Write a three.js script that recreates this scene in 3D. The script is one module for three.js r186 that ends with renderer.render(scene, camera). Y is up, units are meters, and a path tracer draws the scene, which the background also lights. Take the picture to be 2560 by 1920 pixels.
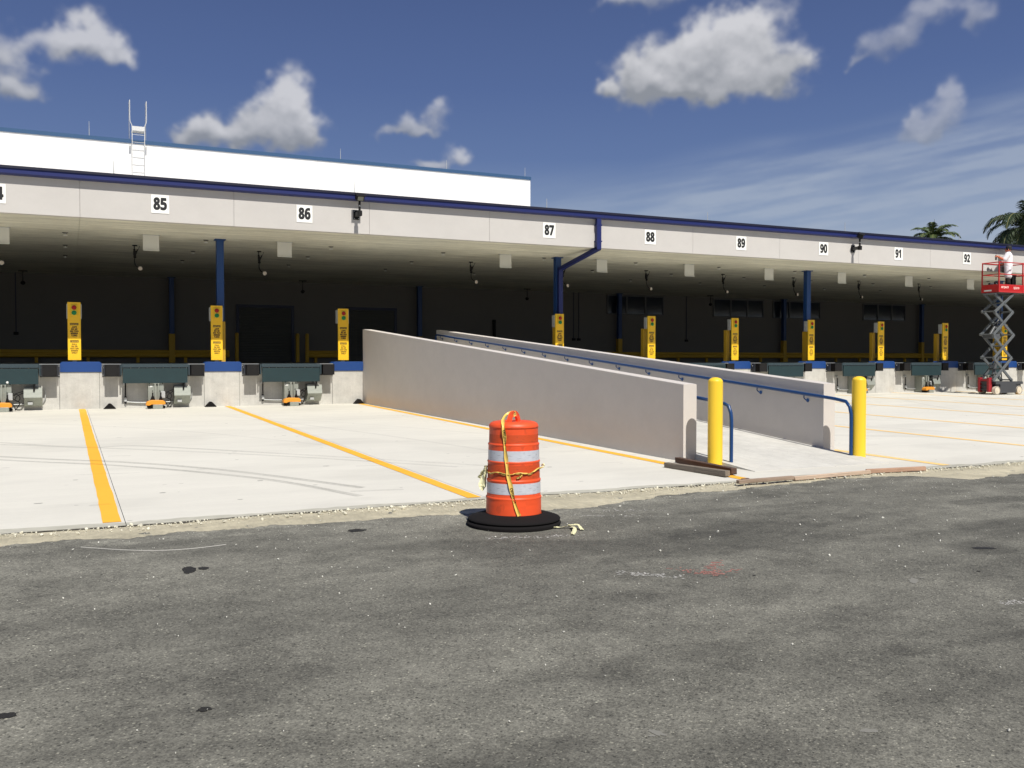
import * as THREE from 'three';
import { RoundedBoxGeometry } from 'three/addons/geometries/RoundedBoxGeometry.js';
import { mergeGeometries, mergeVertices } from 'three/addons/utils/BufferGeometryUtils.js';
import { MarchingCubes } from 'three/addons/objects/MarchingCubes.js';

// ---------------------------------------------------------------- camera, sun, exposure
const R = Math.PI / 180;
const scene = new THREE.Scene();
const camera = new THREE.PerspectiveCamera(44.56, 4 / 3, 0.1, 3000);
camera.rotation.order = 'YXZ';
camera.position.set(0, 1.3065, 27.51);
camera.rotation.set(-1.462 * R, -25.466 * R, 0);
const renderer = new THREE.WebGLRenderer({ antialias: true });
renderer.setSize(1024, 768);
renderer.toneMapping = THREE.LinearToneMapping;
renderer.toneMappingExposure = 1.2;
renderer.shadowMap.enabled = true;
renderer.shadowMap.type = THREE.PCFSoftShadowMap;

const SUN = new THREE.Vector3(0.013, 0.793, 0.608).normalize();
const sun = new THREE.DirectionalLight(new THREE.Color(1.0, 0.955, 0.88), 4.3);
sun.position.copy(SUN).multiplyScalar(120).add(new THREE.Vector3(20, 0, 5));
sun.target.position.set(20, 0, 5);
sun.castShadow = true;
sun.shadow.radius = 1;
sun.shadow.mapSize.set(4096, 4096);
Object.assign(sun.shadow.camera, { left: -50, right: 60, top: 50, bottom: -50, near: 1, far: 300 });
scene.add(sun, sun.target);

// ---------------------------------------------------------------- noise
function rng(seed) {
  let s = seed >>> 0;
  return () => { s = (s + 0x6d2b79f5) >>> 0; let t = Math.imul(s ^ (s >>> 15), 1 | s); t = (t + Math.imul(t ^ (t >>> 7), 61 | t)) ^ t; return ((t ^ (t >>> 14)) >>> 0) / 4294967296; };
}
const hash2 = (x, y, s = 0) => { let h = Math.imul(x, 374761393) ^ Math.imul(y, 668265263) ^ Math.imul(s + 1, 1442695041); h = Math.imul(h ^ (h >>> 13), 1274126177); return ((h ^ (h >>> 16)) >>> 0) / 4294967296; };
function vnoise(x, y, s = 0) {
  const ix = Math.floor(x), iy = Math.floor(y), fx = x - ix, fy = y - iy, u = fx * fx * (3 - 2 * fx), v = fy * fy * (3 - 2 * fy);
  const a = hash2(ix, iy, s), b = hash2(ix + 1, iy, s), c = hash2(ix, iy + 1, s), d = hash2(ix + 1, iy + 1, s);
  return a + (b - a) * u + (c - a) * v + (a - b - c + d) * u * v;
}
function fbm(x, y, o = 5, s = 0) { let v = 0, a = 0.5, n = 0; for (let i = 0; i < o; i++) { v += a * vnoise(x, y, s + i); n += a; x = x * 2.03 + 17.1; y = y * 2.03 - 9.7; a *= 0.5; } return v / n; }
const clamp = (x, a = 0, b = 1) => Math.min(b, Math.max(a, x));
const sstep = (a, b, x) => { const t = clamp((x - a) / (b - a)); return t * t * (3 - 2 * t); };
// adds periodic value noise to a field: cx by cy cells over w by h texels
function addNoise(f, w, h, cx, cy, amp, seed) {
  const g = new Float32Array(cx * cy), r = rng(seed); for (let i = 0; i < g.length; i++) g[i] = r() * 2 - 1;
  for (let y = 0; y < h; y++) {
    const py = y / h * cy, iy = Math.floor(py), fy = py - iy, v = fy * fy * (3 - 2 * fy), r0 = (iy % cy) * cx, r1 = ((iy + 1) % cy) * cx;
    for (let x = 0; x < w; x++) {
      const px = x / w * cx, ix = Math.floor(px), fx = px - ix, u = fx * fx * (3 - 2 * fx), i0 = ix % cx, i1 = (ix + 1) % cx;
      const a = g[r0 + i0], b = g[r0 + i1], c = g[r1 + i0], d = g[r1 + i1];
      f[y * w + x] += amp * (a + (b - a) * u + (c - a) * v + (a - b - c + d) * u * v);
    }
  }
}
// colour texture from a field: tint is a linear base, the field is a factor round 1
const toS = (x) => { x = clamp(x); return 255 * (x <= 0.0031308 ? 12.92 * x : 1.055 * Math.pow(x, 1 / 2.4) - 0.055); };
function colorTex(w, h, fn) {
  const d = new Uint8Array(w * h * 4);
  for (let y = 0, i = 0; y < h; y++) for (let x = 0; x < w; x++, i += 4) { const c = fn(x, y); d[i] = toS(c[0]); d[i + 1] = toS(c[1]); d[i + 2] = toS(c[2]); d[i + 3] = 255; }
  const t = new THREE.DataTexture(d, w, h); t.colorSpace = THREE.SRGBColorSpace; return fin(t);
}
function grayTex(w, h, fn) {
  const d = new Uint8Array(w * h * 4);
  for (let y = 0, i = 0; y < h; y++) for (let x = 0; x < w; x++, i += 4) { const c = 255 * clamp(fn(x, y)); d[i] = d[i + 1] = d[i + 2] = c; d[i + 3] = 255; }
  return fin(new THREE.DataTexture(d, w, h));
}
function fin(t) { t.wrapS = t.wrapT = THREE.RepeatWrapping; t.magFilter = THREE.LinearFilter; t.minFilter = THREE.LinearMipmapLinearFilter; t.generateMipmaps = true; t.needsUpdate = true; return t; }

// ---------------------------------------------------------------- sky: air and clouds by direction (degrees: azimuth right of north, elevation)
{
  const W = 4096, H = 2048, E = 1.2, data = new Float32Array(W * H * 4);
  const groups = [
    { b: [[-2.5, 15.2, 1.33, 1.59], [-1, 16.5, 1.6, 1.14], [0.4, 17.3, 1.4, 0.91], [1.5, 17.3, 1.06, 1.15], [2.5, 16.8, 0.96, 0.7], [-2.1, 14.3, 1.11, 0.58]], k: 0.85 },
    { b: [[12.6, 14.4, 1.34, 1.77], [11.8, 14.9, 1.33, 1.51], [10.5, 13.8, 1.58, 1.14], [8.1, 13.2, 1.42, 0.96], [6.4, 12.7, 1.26, 0.55], [9.4, 12.7, 3.16, 0.76], [13.1, 13.2, 1.35, 1.03]], k: 0.92 },
    { b: [[21.1, 14.9, 0.84, 0.72], [19.7, 14, 1.39, 0.65], [18.3, 13.5, 1.11, 0.31], [20.5, 13.7, 1.26, 0.47]], k: 0.7 },
    { b: [[22.2, 12.4, 0.98, 0.74], [20.5, 11.7, 1.12, 0.32], [22.8, 12, 0.7, 0.67]], k: 0.72 },
    { b: [[39.6, 19.3, 2.35, 1.43], [37.7, 18.2, 2.39, 1.46], [35.3, 17.1, 2.7, 1.49], [33.7, 16.4, 2.19, 1.26], [39.1, 16.6, 3.14, 1.48], [42.2, 16.7, 1.53, 1.22], [36.4, 15.8, 4, 1.01], [30.9, 16, 0.69, 0.38]], k: 1 },
    { b: [[46.5, 17.2, 0.97, 1.06], [45.5, 16.6, 0.62, 0.36], [48.1, 17.7, 1.18, 0.93], [49.6, 18.5, 1.04, 0.91], [51.8, 18.3, 0.89, 0.89], [50, 19.1, 1.38, 0.67]], k: 0.45 },
    { b: [[50.5, 14.1, 0.69, 0.95], [50.1, 13.2, 1.04, 0.96], [48.8, 13.4, 0.59, 0.53], [49.2, 12.4, 1.4, 0.73]], k: 0.5 },
    { b: [[32.8, 20.9, 1.65, 0.9], [35.8, 20.9, 1.35, 0.8], [32, 21, 0.83, 0.6]], k: 0.6 },
  ];
  const r = rng(77);   // the same kind of clouds all round
  for (let i = 0; i < 34; i++) {
    const az = 62 + r() * 286, el = 9 + r() * r() * 42, s = 0.8 + r() * 1.6, b = [];
    if (el > 60) continue;
    for (let j = 0; j < 6; j++) b.push([az + (r() - 0.5) * 5 * s, el + (r() - 0.35) * 1.6 * s, (0.9 + r() * 1.4) * s, (0.6 + r() * 0.7) * s]);
    groups.push({ b, k: 0.6 + r() * 0.4 });
  }
  for (const g of groups) {
    g.x0 = Math.min(...g.b.map((e) => e[0] - 2.2 * e[2])) - 1; g.x1 = Math.max(...g.b.map((e) => e[0] + 2.2 * e[2])) + 1;
    g.y0 = Math.min(...g.b.map((e) => e[1] - 2.2 * e[3])) - 1; g.y1 = Math.max(...g.b.map((e) => e[1] + 2.2 * e[3])) + 1;
    g.lo = Math.min(...g.b.map((e) => e[1] - e[3])); g.hi = Math.max(...g.b.map((e) => e[1] + e[3]));
  }
  const dens = (g, x, y) => {
    const wx = x + (fbm(x * 0.8, y * 0.8, 4, 3) - 0.5) * 1.9, wy = y + (fbm(x * 0.8, y * 0.8, 4, 23) - 0.5) * 1.5;
    let s = 0;
    for (const e of g.b) { const dx = (wx - e[0]) / (e[2] * 1.12), dy = (wy - e[1]) / (e[3] * (wy < e[1] ? 0.95 : 1.15)), q = dx * dx + dy * dy; if (q < 5) s += Math.exp(-q * 1.35); }
    return s + (fbm(x * 0.62, y * 0.8, 7, 40) - 0.5) * (0.35 + 1.35 * clamp(s * 1.6)) - 0.27;
  };
  const stops = [[0, [0.40, 0.47, 0.56]], [5, [0.33, 0.405, 0.52]], [8, [0.225, 0.308, 0.47]], [12, [0.122, 0.190, 0.375]], [16, [0.092, 0.148, 0.325]], [21, [0.073, 0.118, 0.272]], [40, [0.055, 0.095, 0.235]], [90, [0.04, 0.075, 0.20]]];
  for (let y = 0; y < H; y++) {
    const el = (y + 0.5) / H * 180 - 90, e = Math.max(0, el);
    let i = 0; while (i < stops.length - 2 && stops[i + 1][0] < e) i++;
    const t = clamp((e - stops[i][0]) / (stops[i + 1][0] - stops[i][0])), base = [0, 1, 2].map((c) => stops[i][1][c] + (stops[i + 1][1][c] - stops[i][1][c]) * t);
    for (let x = 0; x < W; x++) {
      // u = atan2(z, x) / 2pi + 0.5 ; azimuth is measured from -z towards +x
      const phi = ((x + 0.5) / W - 0.5) * 2 * Math.PI; let az = Math.atan2(Math.cos(phi), -Math.sin(phi)) / R; if (az < -90) az += 360;
      let c0 = base[0], c1 = base[1], c2 = base[2];
      if (el > -1) {
        // high thin cirrus: a sheet streaked along its own direction, thicker towards the horizon
        const line = 10.4 + (az - 28) * 0.125, below = line - el + (fbm(az * 0.12, el * 0.3, 3, 60) - 0.5) * 2.2;
        const side = sstep(14, 40, az) * (1 - sstep(140, 190, az));
        if (below > -1.5 && side > 0 && el > 0) {
          const sx = az * 0.19, sy = (el - az * 0.13) * 1.5;
          const st = fbm(sx, sy, 5, 90), fine = fbm(sx * 0.8 + 5, sy * 3.1, 4, 99);
          const a = clamp(sstep(-1.5, 2.5, below) * side * (0.3 + 0.3 * sstep(36, 56, az) * sstep(12, 7, el) + 0.95 * sstep(0.28, 0.75, st * 0.75 + fine * 0.25))) * 0.62;
          c0 += (0.40 - c0) * a; c1 += (0.46 - c1) * a; c2 += (0.56 - c2) * a;
        }
        for (const g of groups) {
          if (el < g.y0 || el > g.y1 || az < g.x0 || az > g.x1) continue;
          const d = dens(g, az, el); if (d <= -0.08) continue;
          const a = sstep(-0.08, 0.95 + 0.5 * (1 - g.k), d) * g.k, up = dens(g, az + 0.1, el + 0.5), hgt = clamp((el - g.lo) / (g.hi - g.lo));
          const lit = clamp(0.60 + (d - up) * 0.42 + (hgt - 0.5) * 0.95 + (fbm(az * 0.8, el * 1.1, 5, 120) - 0.5) * 0.75);
          const k0 = 0.265 + 0.36 * lit, k1 = 0.285 + 0.345 * lit, k2 = 0.325 + 0.34 * lit;
          c0 += (k0 - c0) * a; c1 += (k1 - c1) * a; c2 += (k2 - c2) * a;
        }
      }
      const o = (y * W + x) * 4; data[o] = c0 / E; data[o + 1] = c1 / E; data[o + 2] = c2 / E; data[o + 3] = 1;
    }
  }
  const sky = new THREE.DataTexture(data, W, H, THREE.RGBAFormat, THREE.FloatType);
  sky.mapping = THREE.EquirectangularReflectionMapping; sky.magFilter = sky.minFilter = THREE.LinearFilter; sky.needsUpdate = true;
  scene.background = sky; scene.environment = sky;
}

// ---------------------------------------------------------------- scene helpers
const used = {};
function numbered(n) { if (!(n in used)) { used[n] = 0; return n; } return n + '_' + String(++used[n]).padStart(3, '0'); }
function thing(name, label, category, pos = [0, 0, 0], turn = 0, group) {
  const o = new THREE.Group(); o.name = numbered(name); o.position.set(...pos); o.rotation.y = turn;
  o.userData = { label, category }; if (group) o.userData.group = group; scene.add(o); return o;
}
function part(name, geo, mat, parent) {
  const g = Array.isArray(geo) ? join(geo) : geo, m = new THREE.Mesh(g, mat); m.name = name; m.castShadow = m.receiveShadow = true; parent.add(m); return m;
}
function top(name, geo, mat, label, category, group) {
  const m = part(numbered(name), geo, mat, scene); m.userData = { label, category }; if (group) m.userData.group = group; return m;
}
function struct(name, geo, mat, parent = scene) { const m = part(parent === scene ? numbered(name) : name, geo, mat, parent); if (parent === scene) m.userData.kind = 'structure'; return m; }
function copy(o, label, pos, turn) { const c = o.clone(); c.name = numbered(o.name.replace(/_\d{3}$/, '')); c.userData = { ...o.userData, label }; if (pos) c.position.set(...pos); if (turn !== undefined) c.rotation.y = turn; scene.add(c); return c; }
function join(list) {
  const l = list.map((g) => { g = g.index ? g.toNonIndexed() : g.clone(); for (const k of Object.keys(g.attributes)) if (!['position', 'normal', 'uv'].includes(k)) g.deleteAttribute(k); if (!g.attributes.uv) g.setAttribute('uv', new THREE.BufferAttribute(new Float32Array(g.attributes.position.count * 2), 2)); g.morphAttributes = {}; return g; });
  return mergeGeometries(l);
}
// uv in metres from each face's own direction
function metre(g) {
  g = g.index ? g.toNonIndexed() : g; const p = g.attributes.position, n = g.attributes.normal, uv = new Float32Array(p.count * 2);
  for (let i = 0; i < p.count; i += 3) {
    let nx = 0, ny = 0, nz = 0; for (let j = 0; j < 3; j++) { nx += Math.abs(n.getX(i + j)); ny += Math.abs(n.getY(i + j)); nz += Math.abs(n.getZ(i + j)); }
    for (let j = i; j < i + 3; j++) {
      const x = p.getX(j), y = p.getY(j), z = p.getZ(j);
      if (ny >= nx && ny >= nz) { uv[j * 2] = x; uv[j * 2 + 1] = -z; } else if (nx >= nz) { uv[j * 2] = z; uv[j * 2 + 1] = y; } else { uv[j * 2] = x; uv[j * 2 + 1] = y; }
    }
  }
  g.setAttribute('uv', new THREE.BufferAttribute(uv, 2)); return g;
}
const box = (x0, x1, y0, y1, z0, z1) => new THREE.BoxGeometry(x1 - x0, y1 - y0, z1 - z0).translate((x0 + x1) / 2, (y0 + y1) / 2, (z0 + z1) / 2);
const rbox = (x0, x1, y0, y1, z0, z1, r = 0.006, s = 2) => new RoundedBoxGeometry(x1 - x0, y1 - y0, z1 - z0, s, r).translate((x0 + x1) / 2, (y0 + y1) / 2, (z0 + z1) / 2);
const V = (x, y, z) => new THREE.Vector3(x, y, z);
function rod(a, b, r0, r1 = r0, seg = 12) {
  const A = V(...a), B = V(...b), d = B.clone().sub(A), g = new THREE.CylinderGeometry(r1, r0, d.length(), seg);
  g.applyQuaternion(new THREE.Quaternion().setFromUnitVectors(V(0, 1, 0), d.clone().normalize())); return g.translate((A.x + B.x) / 2, (A.y + B.y) / 2, (A.z + B.z) / 2);
}
function beam(a, b, w, h, r = 0.006, up = V(0, 0, 1)) {   // a bar from a to b, w across along "up", h across the other way
  const A = V(...a), B = V(...b), d = B.clone().sub(A), L = d.length(), X = d.normalize(), Zv = up.clone().addScaledVector(X, -up.dot(X)).normalize(), Yv = Zv.clone().cross(X);
  const g = new RoundedBoxGeometry(L, h, w, 2, r); g.applyMatrix4(new THREE.Matrix4().makeBasis(X, Yv, Zv)); return g.translate((A.x + B.x) / 2, (A.y + B.y) / 2, (A.z + B.z) / 2);
}
const path = (pts, r, seg = 40, rs = 8, tension = 0.5) => new THREE.TubeGeometry(new THREE.CatmullRomCurve3(pts.map((p) => V(...p)), false, 'catmullrom', tension), seg, r, rs, false);
const lathe = (pts, seg = 48) => new THREE.LatheGeometry(pts.map((p) => new THREE.Vector2(p[0], p[1])), seg);
const sphere = (x, y, z, r, sx = 1, sy = 1, sz = 1, n = 16) => new THREE.SphereGeometry(r, n, Math.round(n * 0.7)).scale(sx, sy, sz).translate(x, y, z);
// y of the paved ground: it falls away from the dock
const K = 0.013632, gy = (z) => -K * clamp(z, 0, 45), ay = (z) => gy(z) - 0.012 + 0.008 * sstep(18.6, 20, z);   // ay: top of the asphalt, a little below the slab's edge

// ---------------------------------------------------------------- materials
const std = (r, g, b, rough = 0.6, metal = 0, extra = {}) => new THREE.MeshStandardMaterial({ color: new THREE.Color().setRGB(r, g, b), roughness: rough, metalness: metal, ...extra });
// fine bump and blotches shared by painted and cast surfaces
const N1 = 1024;
const cast = new Float32Array(N1 * N1);
addNoise(cast, N1, N1, 5, 7, 0.30, 1); addNoise(cast, N1, N1, 11, 16, 0.26, 2); addNoise(cast, N1, N1, 30, 38, 0.2, 3); addNoise(cast, N1, N1, 90, 110, 0.16, 4); addNoise(cast, N1, N1, 340, 340, 0.14, 5); addNoise(cast, N1, N1, 1024, 1024, 0.08, 6);
const streak = new Float32Array(N1 * N1);
addNoise(streak, N1, N1, 3, 26, 0.4, 11); addNoise(streak, N1, N1, 7, 70, 0.3, 12); addNoise(streak, N1, N1, 20, 180, 0.2, 13); addNoise(streak, N1, N1, 300, 300, 0.12, 14); addNoise(streak, N1, N1, 4, 5, 0.35, 15);
const pits = new Float32Array(N1 * N1); { const r = rng(5); for (let i = 0; i < 260; i++) { const x = Math.floor(r() * N1), y = Math.floor(r() * N1), s = 1 + Math.floor(r() * 2.4); for (let a = -s; a <= s; a++) for (let b = -s; b <= s; b++) if (a * a + b * b <= s * s) pits[((y + a + N1) % N1) * N1 + (x + b + N1) % N1] = 1; } }
const rep = (t, u, v = u) => { const c = t.clone(); c.repeat.set(u, v); c.needsUpdate = true; return c; };
const castTex = colorTex(N1, N1, (x, y) => { const i = y * N1 + x, s = streak[x * N1 + y] * 0.10, v = 1 + cast[i] * 0.20 + s - pits[i] * 0.35; return [0.83 * v, 0.81 * v * (1 - cast[(i * 7) % (N1 * N1)] * 0.01), 0.745 * v]; });
const castBump = grayTex(N1, N1, (x, y) => 0.5 + cast[y * N1 + x] * 0.4 - pits[y * N1 + x] * 0.4);
const soffTex = colorTex(N1, N1, (x, y) => { const v = 0.88 + streak[y * N1 + x] * 0.27 + cast[y * N1 + x] * 0.20; return [0.80 * v, 0.785 * v, 0.69 * v]; });
const paintTex = colorTex(N1, N1, (x, y) => { const v = 0.93 + cast[y * N1 + x] * 0.055; return [0.9 * v, 0.9 * v, 0.9 * v]; });
const fineBump = grayTex(512, 512, (x, y) => 0.5 + (hash2(x, y, 9) - 0.5) * 0.5 + (hash2(x >> 1, y >> 1, 10) - 0.5) * 0.4);
const M = {};
M.dockwall = new THREE.MeshStandardMaterial({ color: new THREE.Color().setRGB(0.60, 0.60, 0.60), map: rep(castTex, 0.42), bumpMap: rep(castBump, 0.42), bumpScale: 0.006, roughness: 0.9 });
M.fascia = new THREE.MeshStandardMaterial({ color: new THREE.Color().setRGB(0.635, 0.612, 0.58), map: rep(paintTex, 0.21), bumpMap: rep(fineBump, 0.9), bumpScale: 0.002, roughness: 0.85 });
M.rampwall = new THREE.MeshStandardMaterial({ color: new THREE.Color().setRGB(0.74, 0.69, 0.635), map: rep(paintTex, 0.31), bumpMap: rep(fineBump, 1.1), bumpScale: 0.003, roughness: 0.9 });
M.white = new THREE.MeshStandardMaterial({ color: new THREE.Color().setRGB(0.93, 0.925, 0.90), map: rep(paintTex, 0.13), roughness: 0.85 });
M.soffit = new THREE.MeshStandardMaterial({ color: new THREE.Color().setRGB(0.97, 0.97, 0.92), map: rep(soffTex, 0.19, 0.27), bumpMap: rep(castBump, 0.3), bumpScale: 0.004, roughness: 0.92 });
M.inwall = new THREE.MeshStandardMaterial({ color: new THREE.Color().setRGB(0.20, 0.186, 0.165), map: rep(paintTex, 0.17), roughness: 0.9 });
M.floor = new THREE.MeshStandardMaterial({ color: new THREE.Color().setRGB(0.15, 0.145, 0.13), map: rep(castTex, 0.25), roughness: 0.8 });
M.blue = std(0.0075, 0.015, 0.11, 0.5);
M.navy = std(0.003, 0.004, 0.022, 0.6);
M.coping = std(0.026, 0.078, 0.17, 0.5);
M.curb = new THREE.MeshStandardMaterial({ color: new THREE.Color().setRGB(0.006, 0.056, 0.24), map: rep(paintTex, 0.6), roughness: 0.55 });
M.column = std(0.008, 0.045, 0.165, 0.45);
M.rail = std(0.007, 0.048, 0.165, 0.32);
M.yellow = new THREE.MeshStandardMaterial({ color: new THREE.Color().setRGB(0.86, 0.60, 0.025), map: rep(paintTex, 0.8), roughness: 0.5 });
M.oldyellow = std(0.55, 0.33, 0.02, 0.6);
M.teal = new THREE.MeshStandardMaterial({ color: new THREE.Color().setRGB(0.008, 0.034, 0.043), map: rep(castTex, 0.7), roughness: 0.6 });
M.tealtop = std(0.03, 0.05, 0.06, 0.5, 0.1);
M.rubber = new THREE.MeshPhysicalMaterial({ color: new THREE.Color().setRGB(0.0085, 0.0075, 0.0075), roughness: 0.95, specularIntensity: 0.45 });
M.black = new THREE.MeshPhysicalMaterial({ color: new THREE.Color().setRGB(0.008, 0.0075, 0.0075), roughness: 0.7, specularIntensity: 0.6 });
M.galv = new THREE.MeshStandardMaterial({ color: new THREE.Color().setRGB(0.36, 0.39, 0.37), map: rep(castTex, 2.2), roughness: 0.5, metalness: 0.25 });
M.steel = std(0.45, 0.46, 0.45, 0.4, 0.4);
M.lightgrey = std(0.42, 0.43, 0.42, 0.6);
M.orange = std(0.72, 0.28, 0.02, 0.5);
M.glass = new THREE.MeshPhysicalMaterial({ color: new THREE.Color().setRGB(0.02, 0.025, 0.035), roughness: 0.08, metalness: 0 });
M.door = std(0.085, 0.085, 0.075, 0.7);
M.darkframe = std(0.02, 0.025, 0.06, 0.5);
M.ladder = std(0.60, 0.60, 0.58, 0.5);
M.whiteplastic = std(0.78, 0.78, 0.74, 0.5);

// ---------------------------------------------------------------- ground
const ASP = 2048, asp = new Float32Array(ASP * ASP);
addNoise(asp, ASP, ASP, 9, 9, 0.10, 31); addNoise(asp, ASP, ASP, 26, 26, 0.10, 32); addNoise(asp, ASP, ASP, 90, 90, 0.10, 33); addNoise(asp, ASP, ASP, 420, 420, 0.20, 34); addNoise(asp, ASP, ASP, 900, 900, 0.26, 35); addNoise(asp, ASP, ASP, 2048, 2048, 0.20, 36);
const chips = new Float32Array(ASP * ASP);
{ const r = rng(8); for (let i = 0; i < 90000; i++) { const x = r() * ASP, y = r() * ASP, s = 0.6 + r() * r() * 2.0, v = (r() < 0.62 ? 0.25 + r() * r() * 0.9 : -(0.25 + r() * 0.32)), q = Math.ceil(s); for (let a = -q; a <= q; a++) for (let b = -q; b <= q; b++) if (a * a + b * b <= s * s) chips[((Math.floor(y) + a + ASP) % ASP) * ASP + (Math.floor(x) + b + ASP) % ASP] = v; } }
const aspTex = colorTex(ASP, ASP, (x, y) => { const i = y * ASP + x, v = Math.max(0.3, 1 + asp[i] * 1.15 + chips[i] * 1.7), w = chips[i] > 0.5 ? 1.03 : 1; return [0.140 * v * w, 0.1365 * v * w, 0.1165 * v]; });
const aspBump = grayTex(ASP, ASP, (x, y) => 0.5 + asp[y * ASP + x] * 0.4 + chips[y * ASP + x] * 0.3);
// where the strip of sand along the slab ends
const edge = [[-9, 18.5], [-0.52, 18.54], [-0.34, 18.44], [0.42, 18.55], [1.45, 18.55], [2.2, 18.6], [3.6, 18.62], [5.2, 18.81], [6.2, 18.46], [7.72, 18.42], [9.3, 18.24], [9.82, 18.28], [10.36, 18.52], [10.76, 18.94], [11.9, 18.92], [14, 18.7], [20, 18.6], [30, 18.6]];
const sandEdge = (x) => { let i = 0; while (i < edge.length - 2 && edge[i + 1][0] < x) i++; const t = clamp((x - edge[i][0]) / (edge[i + 1][0] - edge[i][0])); return edge[i][1] + (edge[i + 1][1] - edge[i][1]) * t + (fbm(x * 2.2, 8, 5, 500) - 0.5) * 0.30 + (vnoise(x * 9, 3, 507) - 0.5) * 0.07 + (vnoise(x * 23, 3, 508) - 0.5) * 0.05; };
{
  // one sheet of asphalt out to the horizon, coarse; the yard in front of the camera is a finer sheet 4 mm above it
  const g = new THREE.BufferGeometry(), xs = [-900, -60, -10, 60, 120, 900], zs = [-900, -40, 0, 17, 17.6, 45, 60, 900], P = [], I = [], U = [];
  zs.forEach((z) => xs.forEach((x) => { P.push(x, gy(z) - (z < 17.5 ? 0.34 : 0.03), z); U.push(x, -z); }));
  for (let j = 0; j < zs.length - 1; j++) for (let i = 0; i < xs.length - 1; i++) { const a = j * xs.length + i, b = a + 1, c = a + xs.length, d = c + 1; I.push(a, c, b, b, c, d); }
  g.setAttribute('position', new THREE.Float32BufferAttribute(P, 3)); g.setAttribute('uv', new THREE.Float32BufferAttribute(U, 2)); g.setIndex(I); g.computeVertexNormals();
  M.asphaltfar = new THREE.MeshStandardMaterial({ map: rep(aspTex, 1 / 7.3), roughness: 0.95 });
  struct('ground', g, M.asphaltfar);
  // yard sheet with worn, dusty and stained patches
  const x0 = -9, x1 = 31, z0 = 18.12, z1 = 33, nx = 720, nz = 330, q = new THREE.BufferGeometry(), p = [], u = [], c = [], id = [];
  const tyres = [[-6, 42, 19.4, 0.13], [-6, 42, 19.65, 0.12], [-6, 42, 21.3, 0.12], [-6, 42, 21.55, 0.1], [16, 44, 21.5, 0.12], [16, 44, 21.8, 0.1], [16, 44, 23.4, 0.11], [10, 6, 15.6, 0.1], [10, 6, 15.85, 0.12], [10, 6, 17.4, 0.1]];
  const oil = [[7.08, 22.04, 0.35, 0.25, 0.3], [5.2, 20.6, 0.5, 0.14, 0.25], [9.6, 20.3, 0.9, 0.2, 0.25], [12.5, 19.9, 1.4, 0.2, 0.25], [6.6, 19.6, 1.2, 0.12, 0.22], [3.3, 20.9, 0.5, 0.12, 0.22], [8.2, 21.3, 0.8, 0.22, 0.25]];
  for (let j = 0; j <= nz; j++) for (let i = 0; i <= nx; i++) {
    const x = x0 + (x1 - x0) * i / nx, z = z0 + (z1 - z0) * Math.pow(j / nz, 1.15);
    p.push(x, ay(z), z); u.push(x, -z);
    // ruts and sweeping run roughly along the building, so patches are longer in x
    const a = fbm(x * 0.28, z * 0.75, 5, 200), b = fbm(x * 0.9, z * 2.2, 4, 210), d = fbm(x * 2.6 + z, z * 4.2, 4, 220), e = fbm(x * 0.16 + 3, z * 0.3, 3, 230);
    let v = 0.70 + 0.52 * a + 0.34 * (b - 0.5) + 0.50 * (d - 0.5) + 0.30 * (e - 0.5) + 0.16 * (fbm(x * 7, z * 13, 3, 270) - 0.5);
    for (const [X, Z, Q, k] of tyres) { const q = Math.abs(Math.hypot(x - X, z - Z) - Q); if (q < 0.14) v *= 1 - k * sstep(0.14, 0.06, q) * sstep(0.35, 0.6, fbm(x * 0.5 + Q, z * 0.7, 3, 280)); }
    v *= 1 - 0.22 * sstep(0.54, 0.62, fbm(x * 0.7 + 40, z * 1.9, 4, 240)) ;
    const dust = sstep(0.54, 0.68, fbm(x * 0.45 + 9, z * 1.3, 4, 250)); v += dust * 0.15;
    const spread = z - sandEdge(x), film = z < 20.5 ? 0.55 * sstep(0.55, -0.05, spread) * sstep(0.46, 0.62, fbm(x * 3.1, z * 7, 5, 290)) : 0; v += film;   // sand spilled past the strip, in wisps
    for (const o of oil) { const w = fbm(x * 6, z * 6, 3, 260), t = ((x - o[0]) / o[2]) ** 2 + ((z - o[1]) / o[3]) ** 2; v *= 1 - o[4] * sstep(0.95, 0.6, t * (0.5 + w)); }
    c.push(v, v * 0.997, v * 0.965);
  }
  for (let j = 0; j < nz; j++) for (let i = 0; i < nx; i++) { const a = j * (nx + 1) + i; id.push(a, a + nx + 1, a + 1, a + 1, a + nx + 1, a + nx + 2); }
  q.setAttribute('position', new THREE.Float32BufferAttribute(p, 3)); q.setAttribute('uv', new THREE.Float32BufferAttribute(u, 2)); q.setAttribute('color', new THREE.Float32BufferAttribute(c, 3)); q.setIndex(id); q.computeVertexNormals();
  M.asphalt = new THREE.MeshStandardMaterial({ map: rep(aspTex, 1 / 6.1), bumpMap: rep(aspBump, 1 / 6.1), bumpScale: 0.010, roughness: 0.95, vertexColors: true });
  struct('asphalt_yard', q, M.asphalt);
}
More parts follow.
